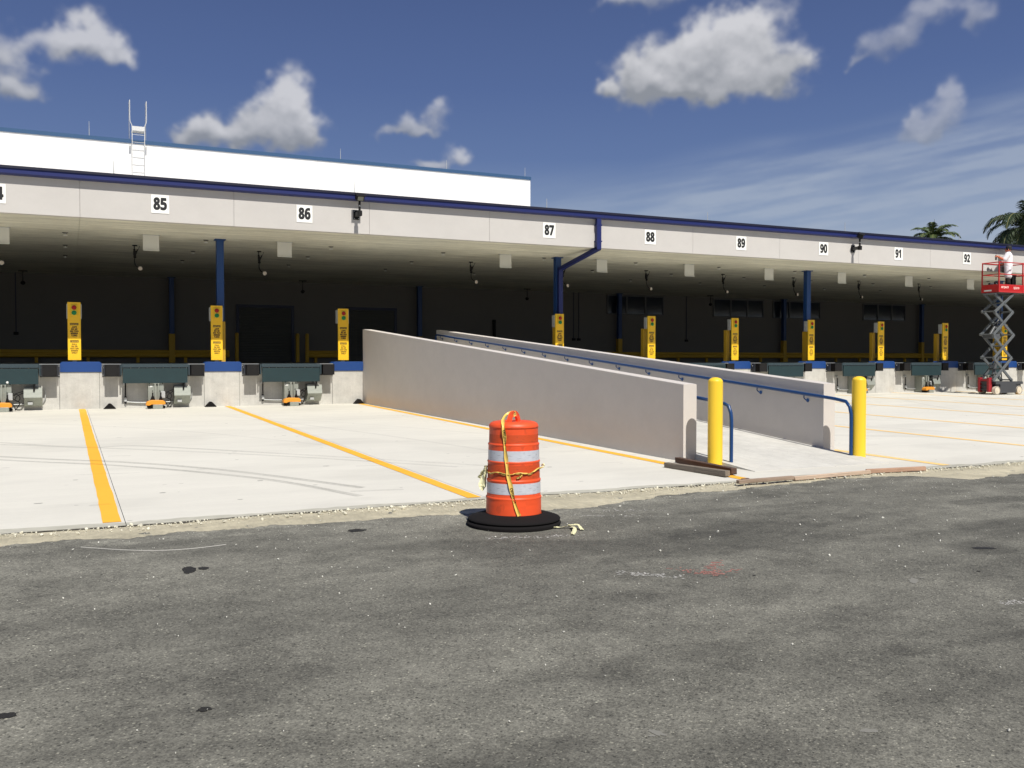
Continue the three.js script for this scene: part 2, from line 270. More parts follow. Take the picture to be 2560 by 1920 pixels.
// flat irregular patch of something lying on the ground
function patch(cx, cz, rx, rz, turn, seed, lift = 0.002, n = 40, rough = 0.6) {
  const s = new THREE.Shape();
  for (let i = 0; i < n; i++) { const a = i / n * 2 * Math.PI, k = 1 - rough * 0.5 + rough * fbm(Math.cos(a) * 2.2 + seed, Math.sin(a) * 2.2 - seed, 4, 300 + seed), x = Math.cos(a) * rx * k, z = Math.sin(a) * rz * k; i ? s.lineTo(x, z) : s.moveTo(x, z); }
  const g = new THREE.ShapeGeometry(s); g.rotateX(-Math.PI / 2).rotateY(turn).translate(cx, 0, cz);
  const p = g.attributes.position; for (let i = 0; i < p.count; i++) p.setY(i, ay(p.getZ(i)) + lift); g.computeVertexNormals(); return g;
}
const JX = [-10.85, -7.15, -3.42, 0.50, 4.27, 8.08, 11.82, 15.55, 19.1, 22.8, 26.45, 30.1, 33.8, 37.5, 41.2, 44.9, 48.6, 52.3, 56, 59.7, 63.4, 67];
{
  // apron: cast slabs with sawn gaps; the texture is the place's own stains and tyre marks, in world metres
  const W = 2048, H = 1536, LX = 24, LZ = 18.2, f = new Float32Array(W * H);
  addNoise(f, W, H, 5, 9, 0.30, 51); addNoise(f, W, H, 12, 30, 0.28, 52); addNoise(f, W, H, 30, 90, 0.22, 53); addNoise(f, W, H, 120, 260, 0.14, 54); addNoise(f, W, H, 700, 600, 0.12, 55); addNoise(f, W, H, 2048, 1536, 0.10, 56);
  const mark = new Float32Array(W * H);
  const line = (pts, w, k, seed, tex = true) => {
    const cv = new THREE.CatmullRomCurve3(pts.map((q) => V(q[0], 0, q[1]))), L = cv.getLength(), n = Math.ceil(L / 0.008);
    for (let i = 0; i <= n; i++) { const q = cv.getPoint(i / n); const along = i / n * L;
      for (let o = -w; o <= w; o += 0.01) { const t = cv.getTangent(i / n), X = q.x - t.z * o, Z = q.z + t.x * o, x = Math.floor((X + 4) / LX * W), y = Math.floor(Z / LZ * H); if (x < 0 || x >= W || y < 0 || y >= H) continue;
        const e = 1 - Math.abs(o) / w, nn = fbm(along * 0.9, o * 30 + seed, 4, 400 + seed), v = k * sstep(0, 0.5, e) * (0.25 + 1.2 * nn) * (0.6 + 0.7 * vnoise(X * 60, Z * 60, 7)); const j = y * W + x; if (v > mark[j]) mark[j] = v; } }
  };
  line([[-3, 7.4], [-1.04, 9.06], [-0.24, 9.96], [0.33, 10.52], [0.92, 10.43], [1.84, 11.25], [3.05, 12.56], [5.5, 15.3]], 0.08, 0.24, 1);
  line([[-3, 7.7], [-1.02, 9.42], [0.7, 10.78], [1.79, 11.74], [2.98, 12.9], [5, 15.2]], 0.07, 0.22, 2);
  line([[-3, 8.9], [-0.91, 11.38], [-0.05, 12.18], [0.62, 12.71], [1.7, 13.95], [2.5, 15.26], [3.2, 16.6]], 0.085, 0.30, 3);
  line([[-3, 9.3], [-0.89, 11.83], [0.6, 13.18], [1.64, 14.43], [2.41, 15.67], [3.0, 17.2]], 0.075, 0.32, 4);
  line([[-2.6, 2.9], [-1.31, 4.19], [0.19, 5.5], [1.58, 7.07], [2.6, 8.7], [4, 11.5]], 0.06, 0.10, 5);
  line([[3.5, 4], [4.6, 7], [5.6, 10.5], [6.6, 14.8]], 0.08, 0.10, 6); line([[1.2, 2.2], [3.8, 4.4], [6, 7.6], [7.6, 11]], 0.06, 0.09, 7);
  line([[12.5, 5], [14.6, 8.5], [16.2, 12.6], [17.6, 17]], 0.09, 0.12, 8); line([[13.9, 4], [16.2, 7.5], [18.2, 11.6], [19.6, 15]], 0.09, 0.10, 9);
  line([[12.3, 13], [13.6, 13.4], [15.5, 14.6]], 0.25, 0.10, 10);
  const r = rng(61);
  for (let i = 0; i < 70; i++) { const X = -3 + r() * 22, Z = 0.5 + r() * 17, L = 0.15 + r() * 0.8, a = (r() - 0.5) * 0.3; line([[X, Z], [X + L * 0.5, Z + a * L * 0.5], [X + L, Z + a * L]], 0.012 + r() * 0.06, 0.06 + r() * 0.13, 20 + i); }
  for (let i = 0; i < 260; i++) { const X = -4 + r() * 24, Z = r() * 17.8, s = 0.008 + r() * r() * 0.022, k = 0.2 + r() * 0.5; for (let a = -s * 1.8; a <= s * 1.8; a += 0.006) for (let b = -s; b <= s; b += 0.006) if ((a / 1.8) ** 2 + b * b < s * s) { const x = Math.floor((X + a + 4) / LX * W), y = Math.floor((Z + b) / LZ * H); if (x >= 0 && x < W && y >= 0 && y < H) mark[y * W + x] = Math.max(mark[y * W + x], k); } }
  const tex = colorTex(W, H, (x, y) => {
    const i = y * W + x, X = x / W * LX - 4, Z = y / H * LZ, wob = (vnoise(X * 1.7, 3, 81) - 0.5) * 0.12 + (vnoise(X * 9, 3, 82) - 0.5) * 0.03;
    const edge = sstep(17.80 + wob, 17.83 + wob, Z), patchy = sstep(0.52, 0.7, fbm(X * 0.5, Z * 0.9, 4, 88));
    let v = (1 + f[i] * 0.105) * (1 - mark[i]) * (1 - edge * (0.22 + 0.16 * vnoise(X * 14, Z * 30, 83))) * (1 - patchy * 0.06);
    return [0.655 * v, 0.636 * v, 0.562 * v * (1 - edge * 0.06)];
  });
  tex.wrapS = THREE.MirroredRepeatWrapping;
  M.apron = new THREE.MeshStandardMaterial({ map: tex, bumpMap: rep(castBump, 9, 7), bumpScale: 0.004, roughness: 0.85 });
  M.bed = std(0.05, 0.048, 0.042, 0.95);
  const apron = new THREE.Group(); apron.name = 'concrete_apron'; apron.userData = { kind: 'structure', label: 'pale concrete truck apron with yellow bay lines in front of the dock' }; scene.add(apron);
  const slab = (x0, x1) => {
    const nz = 18, g = new THREE.BoxGeometry(1, 0.12, 1, Math.max(1, Math.round((x1 - x0) / 0.12)), 1, nz), p = g.attributes.position, uv = g.attributes.uv, n = g.attributes.normal;
    for (let i = 0; i < p.count; i++) {
      const x = x0 + (p.getX(i) + 0.5) * (x1 - x0); let z = -0.0 + (p.getZ(i) + 0.5) * 17.985;
      if (p.getZ(i) > 0.49) z += (fbm(x * 1.6, 1, 4, 70) - 0.5) * 0.16 - 0.01 + (vnoise(x * 14, 5, 71) - 0.5) * 0.02;
      p.setXYZ(i, x, gy(z) - 0.06 + p.getY(i), z); uv.setXY(i, (x + 4) / LX, z / LZ);
    }
    g.computeVertexNormals(); return g;
  };
  for (let i = 0; i < JX.length - 1; i++) part('concrete_slab', slab(JX[i] + 0.003, JX[i + 1] - 0.003), M.apron, apron);
  part('joint_bed', (() => { const g = new THREE.BoxGeometry(80, 0.05, 18.4); g.translate(28, -0.16, 9); const p = g.attributes.position; for (let i = 0; i < p.count; i++) p.setY(i, p.getY(i) + gy(p.getZ(i))); return g; })(), M.bed, apron);
  // painted bay lines, 4 mm proud
  const lineTex = colorTex(W / 2, H / 2, (x, y) => { const v = (0.97 + cast[((y * 3) % N1) * N1 + (x * 3) % N1] * 0.06) * (1 - 0.9 * mark[y * 2 * W + x * 2]); return [v, v, v]; });
  M.line = new THREE.MeshStandardMaterial({ color: new THREE.Color().setRGB(0.92, 0.465, 0.036), map: lineTex, roughness: 0.75 });
  M.linehazed = new THREE.MeshStandardMaterial({ color: new THREE.Color().setRGB(0.88, 0.59, 0.22), roughness: 0.8 });  // lines right of the ramp: haze and grazing view put into a paler yellow
  const lx = [-3.55, 0.385, 4.14, 7.965, 11.70, 15.46, 18.98, 22.68, 26.35, 30.0, 33.7, 37.4];
  for (const x of lx) {
    const g = new THREE.PlaneGeometry(0.165, 17.78, 3, 60).rotateX(-Math.PI / 2).translate(x, 0, 8.94), p = g.attributes.position;
    for (let i = 0; i < p.count; i++) { const z = p.getZ(i), e = p.getX(i) - x; p.setXYZ(i, p.getX(i) + Math.sign(e) * (Math.abs(e) > 0.05 ? (vnoise(z * 3, x + e * 9, 14) - 0.5) * 0.012 : 0), gy(z) + 0.004, z); }
    g.computeVertexNormals(); for (let i = 0; i < p.count; i++) g.attributes.uv.setXY(i, (p.getX(i) + 4) / LX, p.getZ(i) / LZ); part('bay_line', g, x > 9 ? M.linehazed : M.line, apron);
  }
}
{
  // strip of crushed lime rock and sand between slab edge and asphalt
  const n = 2200, m = 9, P = [], U = [], C = [], I = [];
  for (let i = 0; i <= n; i++) { const x = -8 + 38 * i / n, a = 17.998 + (fbm(x * 1.6, 1, 4, 70) - 0.5) * 0.16 + 0.042 * sstep(0.3, 0.6, vnoise(x * 1.3, 4, 501)) + (vnoise(x * 22, 2, 502) - 0.5) * 0.014, b = Math.max(a + 0.12, sandEdge(x));
    for (let j = 0; j <= m; j++) { const t = j / m, z = a + (b - a) * t; P.push(x, ay(z) + 0.001 + 0.006 * (1 - t) + (j ? (fbm(x * 9, z * 9, 3, 503) - 0.45) * 0.016 * Math.sin(Math.PI * t) : 0), z); U.push(x, -z); const v = 0.75 + 0.45 * fbm(x * 2, z * 8, 4, 504) + 0.2 * (vnoise(x * 40, z * 40, 505) - 0.5); C.push(v, v, v); } }
  for (let i = 0; i < n; i++) for (let j = 0; j < m; j++) { const a = i * (m + 1) + j; I.push(a, a + 1, a + m + 1, a + 1, a + m + 2, a + m + 1); }
  const g = new THREE.BufferGeometry(); g.setAttribute('position', new THREE.Float32BufferAttribute(P, 3)); g.setAttribute('uv', new THREE.Float32BufferAttribute(U, 2)); g.setAttribute('color', new THREE.Float32BufferAttribute(C, 3)); g.setIndex(I); g.computeVertexNormals();
  M.sand = new THREE.MeshStandardMaterial({ color: new THREE.Color().setRGB(0.74, 0.69, 0.54), map: rep(castTex, 0.9), bumpMap: rep(fineBump, 2), bumpScale: 0.008, roughness: 0.95, vertexColors: true });
  const s = part('sand_strip', g, M.sand, scene); s.userData = { label: 'pale strip of sand and crushed rock between slab edge and asphalt', category: 'sand', kind: 'stuff' };
  { // dark soil in the crack along the slab edge
    const P = [], I = [], n = 2400; for (let i = 0; i <= n; i++) { const x = -8 + 38 * i / n, a = 17.972 + (fbm(x * 1.6, 1, 4, 70) - 0.5) * 0.16, w = 0.012 + 0.065 * sstep(0.3, 0.62, vnoise(x * 1.3, 4, 501)) * (0.5 + vnoise(x * 11, 9, 506)); P.push(x, gy(a) - 0.003, a, x, gy(a) - 0.001, a + w); }
    for (let i = 0; i < n; i++) I.push(i * 2, i * 2 + 1, i * 2 + 2, i * 2 + 1, i * 2 + 3, i * 2 + 2);
    const q = new THREE.BufferGeometry(); q.setAttribute('position', new THREE.Float32BufferAttribute(P, 3)); q.setIndex(I); q.computeVertexNormals(); const m = part('soil_seam', q, std(0.07, 0.062, 0.045, 0.95), s); m.userData.kind = 'stuff';
  }
  // crumbs and pebbles
  const rock = new THREE.IcosahedronGeometry(1, 1); { const p = rock.attributes.position; for (let i = 0; i < p.count; i++) { const k = 0.72 + 0.5 * vnoise(p.getX(i) * 2 + 9, p.getY(i) * 2 + p.getZ(i) * 3, 4); p.setXYZ(i, p.getX(i) * k, p.getY(i) * k * 0.7, p.getZ(i) * k); } rock.computeVertexNormals(); }
  const scatter = (name, label, count, fn, mat, seed) => { const r = rng(seed), im = new THREE.InstancedMesh(rock, mat, count), m4 = new THREE.Matrix4(), q = new THREE.Quaternion(), c = new THREE.Color(); for (let i = 0; i < count; i++) { const [x, z, s] = fn(r, i); q.setFromEuler(new THREE.Euler(r() * 3, r() * 6, r() * 3)); m4.compose(V(x, gy(z) + s * 0.35, z), q, V(s * (0.8 + r() * 0.6), s, s)); im.setMatrixAt(i, m4); const v = 0.7 + r() * 0.5; c.setRGB(v, v, v * 0.97); im.setColorAt(i, c); } im.name = name; im.castShadow = im.receiveShadow = true; im.userData = { kind: 'stuff', label, category: 'gravel' }; scene.add(im); };
  scatter('edge_crumbs', 'small pale rock crumbs along the cracked slab edge', 2600, (r) => { const x = -3 + r() * 24, e = 18.03 + (fbm(x * 1.6, 1, 4, 70) - 0.5) * 0.16; return [x, e + r() * r() * 0.35, 0.004 + r() * r() * r() * 0.022]; }, std(0.66, 0.63, 0.52, 0.95), 71);
  scatter('loose_gravel', 'white stone chips scattered over the dark asphalt', 900, (r) => { const z = 18.5 + r() * r() * 8; return [-3 + r() * (14 + (27 - z) * 0.6), z, 0.003 + r() * r() * r() * 0.012]; }, std(0.62, 0.61, 0.56, 0.9), 72);
}
{
  // paint and scrape marks on the asphalt
  const marks = new THREE.Group(); marks.name = 'pavement_markings'; marks.userData = { kind: 'structure', label: 'faded survey paint and pale scrapes on the asphalt' }; scene.add(marks);
  const pink = std(0.36, 0.17, 0.14, 0.9), chalk = std(0.40, 0.39, 0.36, 0.95), dull = std(0.25, 0.235, 0.20, 0.95), rr = rng(90);
  const dash = (cx, cz, dx, dz, mat, name) => { const l = []; for (let i = 0; i < 46; i++) { const t = (rr() + rr()) / 2 - 0.5, o = (rr() - 0.5) * 0.12; l.push(patch(cx + dx * t * 1.4 + o, cz + dz * t * 1.4 + (rr() - 0.5) * 0.10, 0.006 + rr() * rr() * 0.03, 0.003 + rr() * 0.007, rr() * 3, i, 0.002, 9, 1)); } const m = part(name, l, mat, marks); m.userData.kind = 'stuff'; };
  dash(4.30, 21.72, 0.2, 0.3, pink, 'pink_paint'); dash(4.55, 21.62, 0.22, -0.16, pink, 'pink_paint'); dash(4.45, 21.8, 0.34, 0.05, pink, 'pink_paint');
  dash(4.0, 21.72, 0.2, 0.22, chalk, 'white_paint'); dash(3.86, 21.6, 0.2, 0.2, chalk, 'white_paint'); dash(5.75, 23.3, 0.22, 0.04, chalk, 'white_paint'); dash(3.55, 19.98, 0.35, 0.12, chalk, 'white_paint'); dash(3.95, 20.1, 0.4, 0.07, chalk, 'white_paint'); dash(4.9, 19.35, 0.7, 0.4, chalk, 'white_paint'); dash(5.3, 19.2, 0.7, 0.3, chalk, 'white_paint');
  const faint = std(0.20, 0.195, 0.17, 0.95);
  for (const [x, z, a, b, q] of [[3.19, 24.47, 0.035, 0.022, 3], [3.22, 24.49, 0.02, 0.012, 4], [2.33, 24.1, 0.04, 0.02, 5], [2.29, 24.12, 0.018, 0.012, 6], [5.6, 22.6, 0.09, 0.03, 7], [5.72, 22.57, 0.03, 0.014, 8]]) part('pale_stain', patch(x, z, a, b, q, q, 0.0015 + q * 0.0002, 48, 1.1), faint, marks);
  const oilM = std(0.022, 0.02, 0.014, 0.6); let os = 0;
  for (const [x, z, a, b, r] of [[0.82, 20.11, 0.055, 0.11, 0], [0.93, 20.1, 0.035, 0.05, 0.3], [2.41, 19.1, 0.085, 0.07, 0.1], [0.563, 23.0, 0.032, 0.03, 0.2], [-0.26, 22.7, 0.045, 0.035, 0], [7.08, 22.04, 0.10, 0.04, -0.4], [5.9, 23.9, 0.05, 0.02, -0.5], [4.63, 22.0, 0.012, 0.012, 0], [6.3, 22.6, 0.018, 0.014, 0]]) part('oil_spot', patch(x, z, a, b, r, 20 + os++, 0.003, 48, 0.9), oilM, marks);
  const arc = path([[0.1, ay(18.86), 18.86], [0.42, ay(19.13), 19.13], [0.69, ay(19.28), 19.28], [0.95, ay(19.31), 19.31], [1.22, ay(19.26), 19.26]], 0.0045, 50, 5); part('scratch', arc, chalk, marks);
}

// ---------------------------------------------------------------- loading dock building
const SX = (k) => 0.22 + 3.664 * k;                     // signal k stands here; door d lies between signals d and d + 1
const SIGN = { '-1': 84, 0: 85, 1: 86, 3: 87, 4: 88, 5: 89, 6: 90, 7: 91, 8: 92 };
const X0 = -14.44, NB = 23, XE = SX(NB - 4), ZB = -14.4, ZF = 2.13;
const building = thing('loading_dock_building', 'long loading dock building with grey concrete canopy, blue gutter and raised dock', 'building');
{
  const b = building, wallMats = M.dockwall;
  // raised dock: cast wall panels, floor, steel edge
  for (let k = -4; k < NB - 4; k++) {
    const xa = SX(k) - 0.37, xb = SX(k) + 0.60, xc = SX(k + 1) - 0.37;
    part('dock_wall_panel', metre(box(xa + 0.005, xb - 0.004, -0.4, 1.19, -0.3, 0)), wallMats, b);
    part('dock_wall_panel', metre(box(xb + 0.004, xc - 0.005, -0.4, 1.19, -0.3, -0.002)), wallMats, b);
  }
  part('joint_backing', box(SX(-4) - 0.3, XE, -0.4, 1.185, -0.34, -0.02), std(0.06, 0.06, 0.055, 0.9), b);
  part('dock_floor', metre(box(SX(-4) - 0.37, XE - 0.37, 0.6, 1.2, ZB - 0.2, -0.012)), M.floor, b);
  part('edge_angle', box(SX(-4) - 0.37, XE - 0.37, 1.178, 1.206, -0.012, 0.012), M.steel, b);
  for (let k = -2; k < 14; k++) {
    if (k === 3) continue;
    const x = SX(k) + 0.15, s = new THREE.Shape(); s.moveTo(-0.5, 0.99); s.lineTo(0.5, 0.99); s.lineTo(0.5, 1.212); s.lineTo(0.455, 1.256); s.lineTo(-0.455, 1.256); s.lineTo(-0.5, 1.212);
    part('dock_curb', metre(new THREE.ExtrudeGeometry(s, { depth: 0.42, bevelEnabled: true, bevelSize: 0.006, bevelThickness: 0.006, bevelSegments: 1 }).translate(x, 0, -0.4)), M.curb, b);
  }
  // back wall, ends, roof
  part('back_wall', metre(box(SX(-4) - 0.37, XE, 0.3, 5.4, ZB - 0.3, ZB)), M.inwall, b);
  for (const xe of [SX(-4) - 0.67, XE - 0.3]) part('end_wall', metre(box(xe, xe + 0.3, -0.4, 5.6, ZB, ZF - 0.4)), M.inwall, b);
  part('roof', metre(box(SX(-4) - 0.67, XE, 5.2, 5.74, ZB - 0.3, ZF - 0.19)), M.white, b);
  // canopy: fascia panels and soffit panels with open joints
  for (let k = -4; k < NB - 4; k++) {
    const xa = 0.36 + 3.664 * k + 0.0025, xb = xa + 3.664 - 0.005;
    part('fascia_panel', metre(rbox(xa, xb, 4.81, 5.80, ZF - 0.18, ZF, 0.004, 1)), M.fascia, b);
    const s = new THREE.Shape(); s.moveTo(ZF - 0.183, 4.812); s.lineTo(-0.45, 4.762); s.lineTo(ZB, 4.76); s.lineTo(ZB, 5.0); s.lineTo(ZF - 0.183, 5.0);
    part('soffit_panel', metre(new THREE.ExtrudeGeometry(s, { depth: xb - xa, bevelEnabled: false }).rotateY(-Math.PI / 2).translate(xb, 0, 0)), M.soffit, b);
  }
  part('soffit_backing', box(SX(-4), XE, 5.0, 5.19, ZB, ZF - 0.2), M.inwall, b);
  // box gutter with a rolled lip, flashing behind
  const gs = new THREE.Shape(); gs.moveTo(0, 5.70); gs.lineTo(0.15, 5.70); gs.lineTo(0.175, 5.73); gs.lineTo(0.175, 5.845); gs.lineTo(0.19, 5.855); gs.lineTo(0.19, 5.875); gs.lineTo(0.165, 5.875); gs.lineTo(0.165, 5.74); gs.lineTo(0.012, 5.715); gs.lineTo(0.012, 5.80); gs.lineTo(0, 5.80);
  const along = (shape, x0, x1, z) => { const e = new THREE.ExtrudeGeometry(shape, { depth: x1 - x0, bevelEnabled: false }), p = e.attributes.position; for (let i = 0; i < p.count; i++) p.setXYZ(i, x0 + p.getZ(i), p.getY(i), z + p.getX(i)); e.computeVertexNormals(); return e; };
  part('gutter', along(gs, X0, XE, ZF + 0.002), M.blue, b);
  part('drip_edge', box(X0, XE, 5.842, 5.905, ZF + 0.194, ZF + 0.204), M.navy, b);
  part('flashing', box(X0, XE, 5.803, 5.915, ZF - 0.2, ZF + 0.03), M.navy, b);
  // columns: blue steel with a yellow foot
  const col = (x, z, w, y0) => { const g = part('column', rbox(x - w / 2, x + w / 2, y0, 4.765, z - w / 2, z + w / 2, 0.012), M.column, b); part('column_guard', rbox(x - w / 2 - 0.022, x + w / 2 + 0.022, 1.2, 2.41, z - w / 2 - 0.022, z + w / 2 + 0.022, 0.012), M.oldyellow, g); part('cap_plate', box(x - w / 2 - 0.05, x + w / 2 + 0.05, 4.735, 4.764, z - w / 2 - 0.05, z + w / 2 + 0.05), M.column, g); };
  for (const n of [0, 1, 2, 3]) { col(4.03 + 10.98 * n, -0.45, 0.2, 1.2); }
  for (const n of [0, 1, 2, 3, 4]) col(4.03 + 10.98 * n, -14.1, 0.2, 1.2);
  // downspout: down the fascia, back under the canopy, down the column
  const ds = [[15.02, 5.71, 2.225], [15.02, 4.75, 2.225], [15.02, 4.40, -0.265], [15.02, 1.22, -0.265]];
  const dsp = part('downspout', join([beam(ds[0], ds[1], 0.12, 0.155, 0.01), beam([15.02, 4.79, 2.26], [15.02, 4.36, -0.25], 0.155, 0.12, 0.01, V(1, 0, 0)), beam(ds[2], ds[3], 0.12, 0.155, 0.01)]), M.blue, b);
  for (const y of [5.5, 5.0]) part('strap', box(14.92, 15.12, y - 0.02, y + 0.02, 2.13, 2.292), M.blue, dsp);
  // roll-up doors
  for (const [x0, x1] of [[6.70, 9.19], [11.48, 13.97]]) {
    const pr = []; const n = 34, Pp = [], Ii = [];
    for (let i = 0; i <= n * 2; i++) { const y = 1.2 + 2.42 * i / (n * 2), z = ZB + 0.05 + (i % 2 ? 0.018 : 0); Pp.push(x0 + 0.1, y, z, x1 - 0.1, y, z); if (i) { const a = (i - 1) * 2; Ii.push(a, a + 1, a + 2, a + 1, a + 3, a + 2); } }
    const g = new THREE.BufferGeometry(); g.setAttribute('position', new THREE.Float32BufferAttribute(Pp, 3)); g.setIndex(Ii); const gg = g.toNonIndexed(); gg.computeVertexNormals();
    const d = part('roll_up_door', gg, M.door, b);
    part('door_frame', join([box(x0, x0 + 0.12, 1.2, 3.72, ZB, ZB + 0.1), box(x1 - 0.12, x1, 1.2, 3.72, ZB, ZB + 0.1), box(x0, x1, 3.6, 3.722, ZB, ZB + 0.12)]), M.darkframe, d);
  }
  // ribbon windows
  for (const x0 of [25.4, 32.2, 36.4, 43.3]) {
    const w = 3.53, d = part('window', join([box(x0, x0 + w, 3.69, 3.75, ZB, ZB + 0.07), box(x0, x0 + w, 4.64, 4.70, ZB, ZB + 0.07), box(x0, x0 + 0.06, 3.75, 4.64, ZB, ZB + 0.07), box(x0 + w - 0.06, x0 + w, 3.75, 4.64, ZB, ZB + 0.07), box(x0 + w * 0.34 - 0.04, x0 + w * 0.34 + 0.04, 3.75, 4.64, ZB, ZB + 0.07), box(x0 + w * 0.67 - 0.04, x0 + w * 0.67 + 0.04, 3.75, 4.64, ZB, ZB + 0.07)]), std(0.10, 0.10, 0.10, 0.5), b);
    for (const [a, c] of [[0.06, w * 0.34 - 0.04], [w * 0.34 + 0.04, w * 0.67 - 0.04], [w * 0.67 + 0.04, w - 0.06]]) part('pane', box(x0 + a, x0 + c, 3.75, 4.64, ZB + 0.015, ZB + 0.03), M.glass, d);
  }
}
// tall white warehouse behind the canopy
{
  const w = thing('white_warehouse', 'tall plain white warehouse wall with blue coping rising behind the canopy roof', 'building');
  const xs = [-33.6, 10.32, 20.97];
  for (let i = 0; i < xs.length - 1; i++) part('wall_panel', metre(box(xs[i] + 0.006, xs[i + 1] - (i === xs.length - 2 ? 0 : 0.006), 5.3, 10.30, ZB - 0.29, ZB - 0.004)), M.white, w);
  part('joint_backing', box(-33.6, 20.9, 0, 10.2, ZB - 0.6, ZB - 0.3), M.lightgrey, w);
  part('side_wall', metre(box(20.7, 20.965, 0, 10.30, -58, ZB - 0.6)), M.white, w);
  part('roof', metre(box(-33.6, 20.6, 9.9, 10.1, -58, ZB - 0.6)), M.lightgrey, w);
  part('coping', join([box(-33.7, 21.0, 10.255, 10.41, ZB - 0.33, ZB + 0.035), box(20.68, 21.0, 10.255, 10.41, -58, ZB - 0.33)]), M.coping, w);
}

// ---------------------------------------------------------------- canvas print
function canvasTex(w, h, draw) { const c = document.createElement('canvas'); c.width = w; c.height = h; const g = c.getContext('2d'); draw(g, w, h); const t = new THREE.CanvasTexture(c); t.colorSpace = THREE.SRGBColorSpace; t.anisotropy = 8; return t; }
function printMat(tex, rough = 0.6) { return new THREE.MeshStandardMaterial({ map: tex, roughness: rough }); }
// bay number signs on the fascia
{
  const WHERE = { 84: 'cut by the left picture edge', 85: 'below the roof ladder', 86: 'left of the left floodlight', 87: 'left of the downspout', 88: 'just right of the downspout', 89: 'second right of the downspout', 90: 'left of the right floodlight', 91: 'right of the right floodlight', 92: 'nearest the scissor lift' };
  for (const d of Object.keys(SIGN)) {
    const n = SIGN[d], x = 2.21 + 3.664 * (d >= 3 ? +d : +d) + (d == -1 ? 0.0 : 0) , cx = d >= 3 ? 13.36 + 3.664 * (d - 3) - 0.02 : x;
    const t = thing('bay_number_sign', `white square sign with black number ${n} on the fascia, ${WHERE[n]}`, 'sign', [cx, 5.255, ZF + 0.001], 0, 'bay number signs along the canopy fascia');
    part('sign_panel', rbox(-0.215, 0.215, -0.232, 0.232, 0, 0.008, 0.002, 1), M.whiteplastic, t);
    const tex = canvasTex(256, 276, (g, w, h) => { g.fillStyle = '#f2f2ec'; g.fillRect(0, 0, w, h); g.fillStyle = g.strokeStyle = '#16181a'; g.font = 'bold 232px sans-serif'; g.textAlign = 'center'; g.textBaseline = 'alphabetic'; g.lineWidth = 17; g.lineJoin = 'round'; g.translate(w / 2, h * 0.80); g.scale(0.77, 1.04); g.fillText(String(n), 0, 0); g.strokeText(String(n), 0, 0); });
    part('sign_face', new THREE.PlaneGeometry(0.426, 0.46).translate(0, 0, 0.0105), printMat(tex), t);
  }
}
// ---------------------------------------------------------------- dock equipment, bay by bay
const BAY = { '-1': 'at the left picture edge', 0: 'below the roof ladder', 1: 'just left of the ramp', 4: 'just right of the ramp, nearly hidden', 5: 'peeping over the right ramp wall', 6: 'between the two ramp bollards', 7: 'behind the right ramp bollard', 8: 'one bay left of the scissor lift', 9: 'behind the scissor lift', 10: 'at the right picture edge' };
const OVER = { '-1': 'at the left picture edge', 0: 'left of the left blue column', 1: 'right of the left blue column', 3: 'left of the blue downspout', 4: 'right of the blue downspout', 5: 'second right of the blue downspout', 6: 'left of the right blue column', 7: 'right of the right blue column', 8: 'one bay left of the lift', 9: 'beside the scissor lift' };
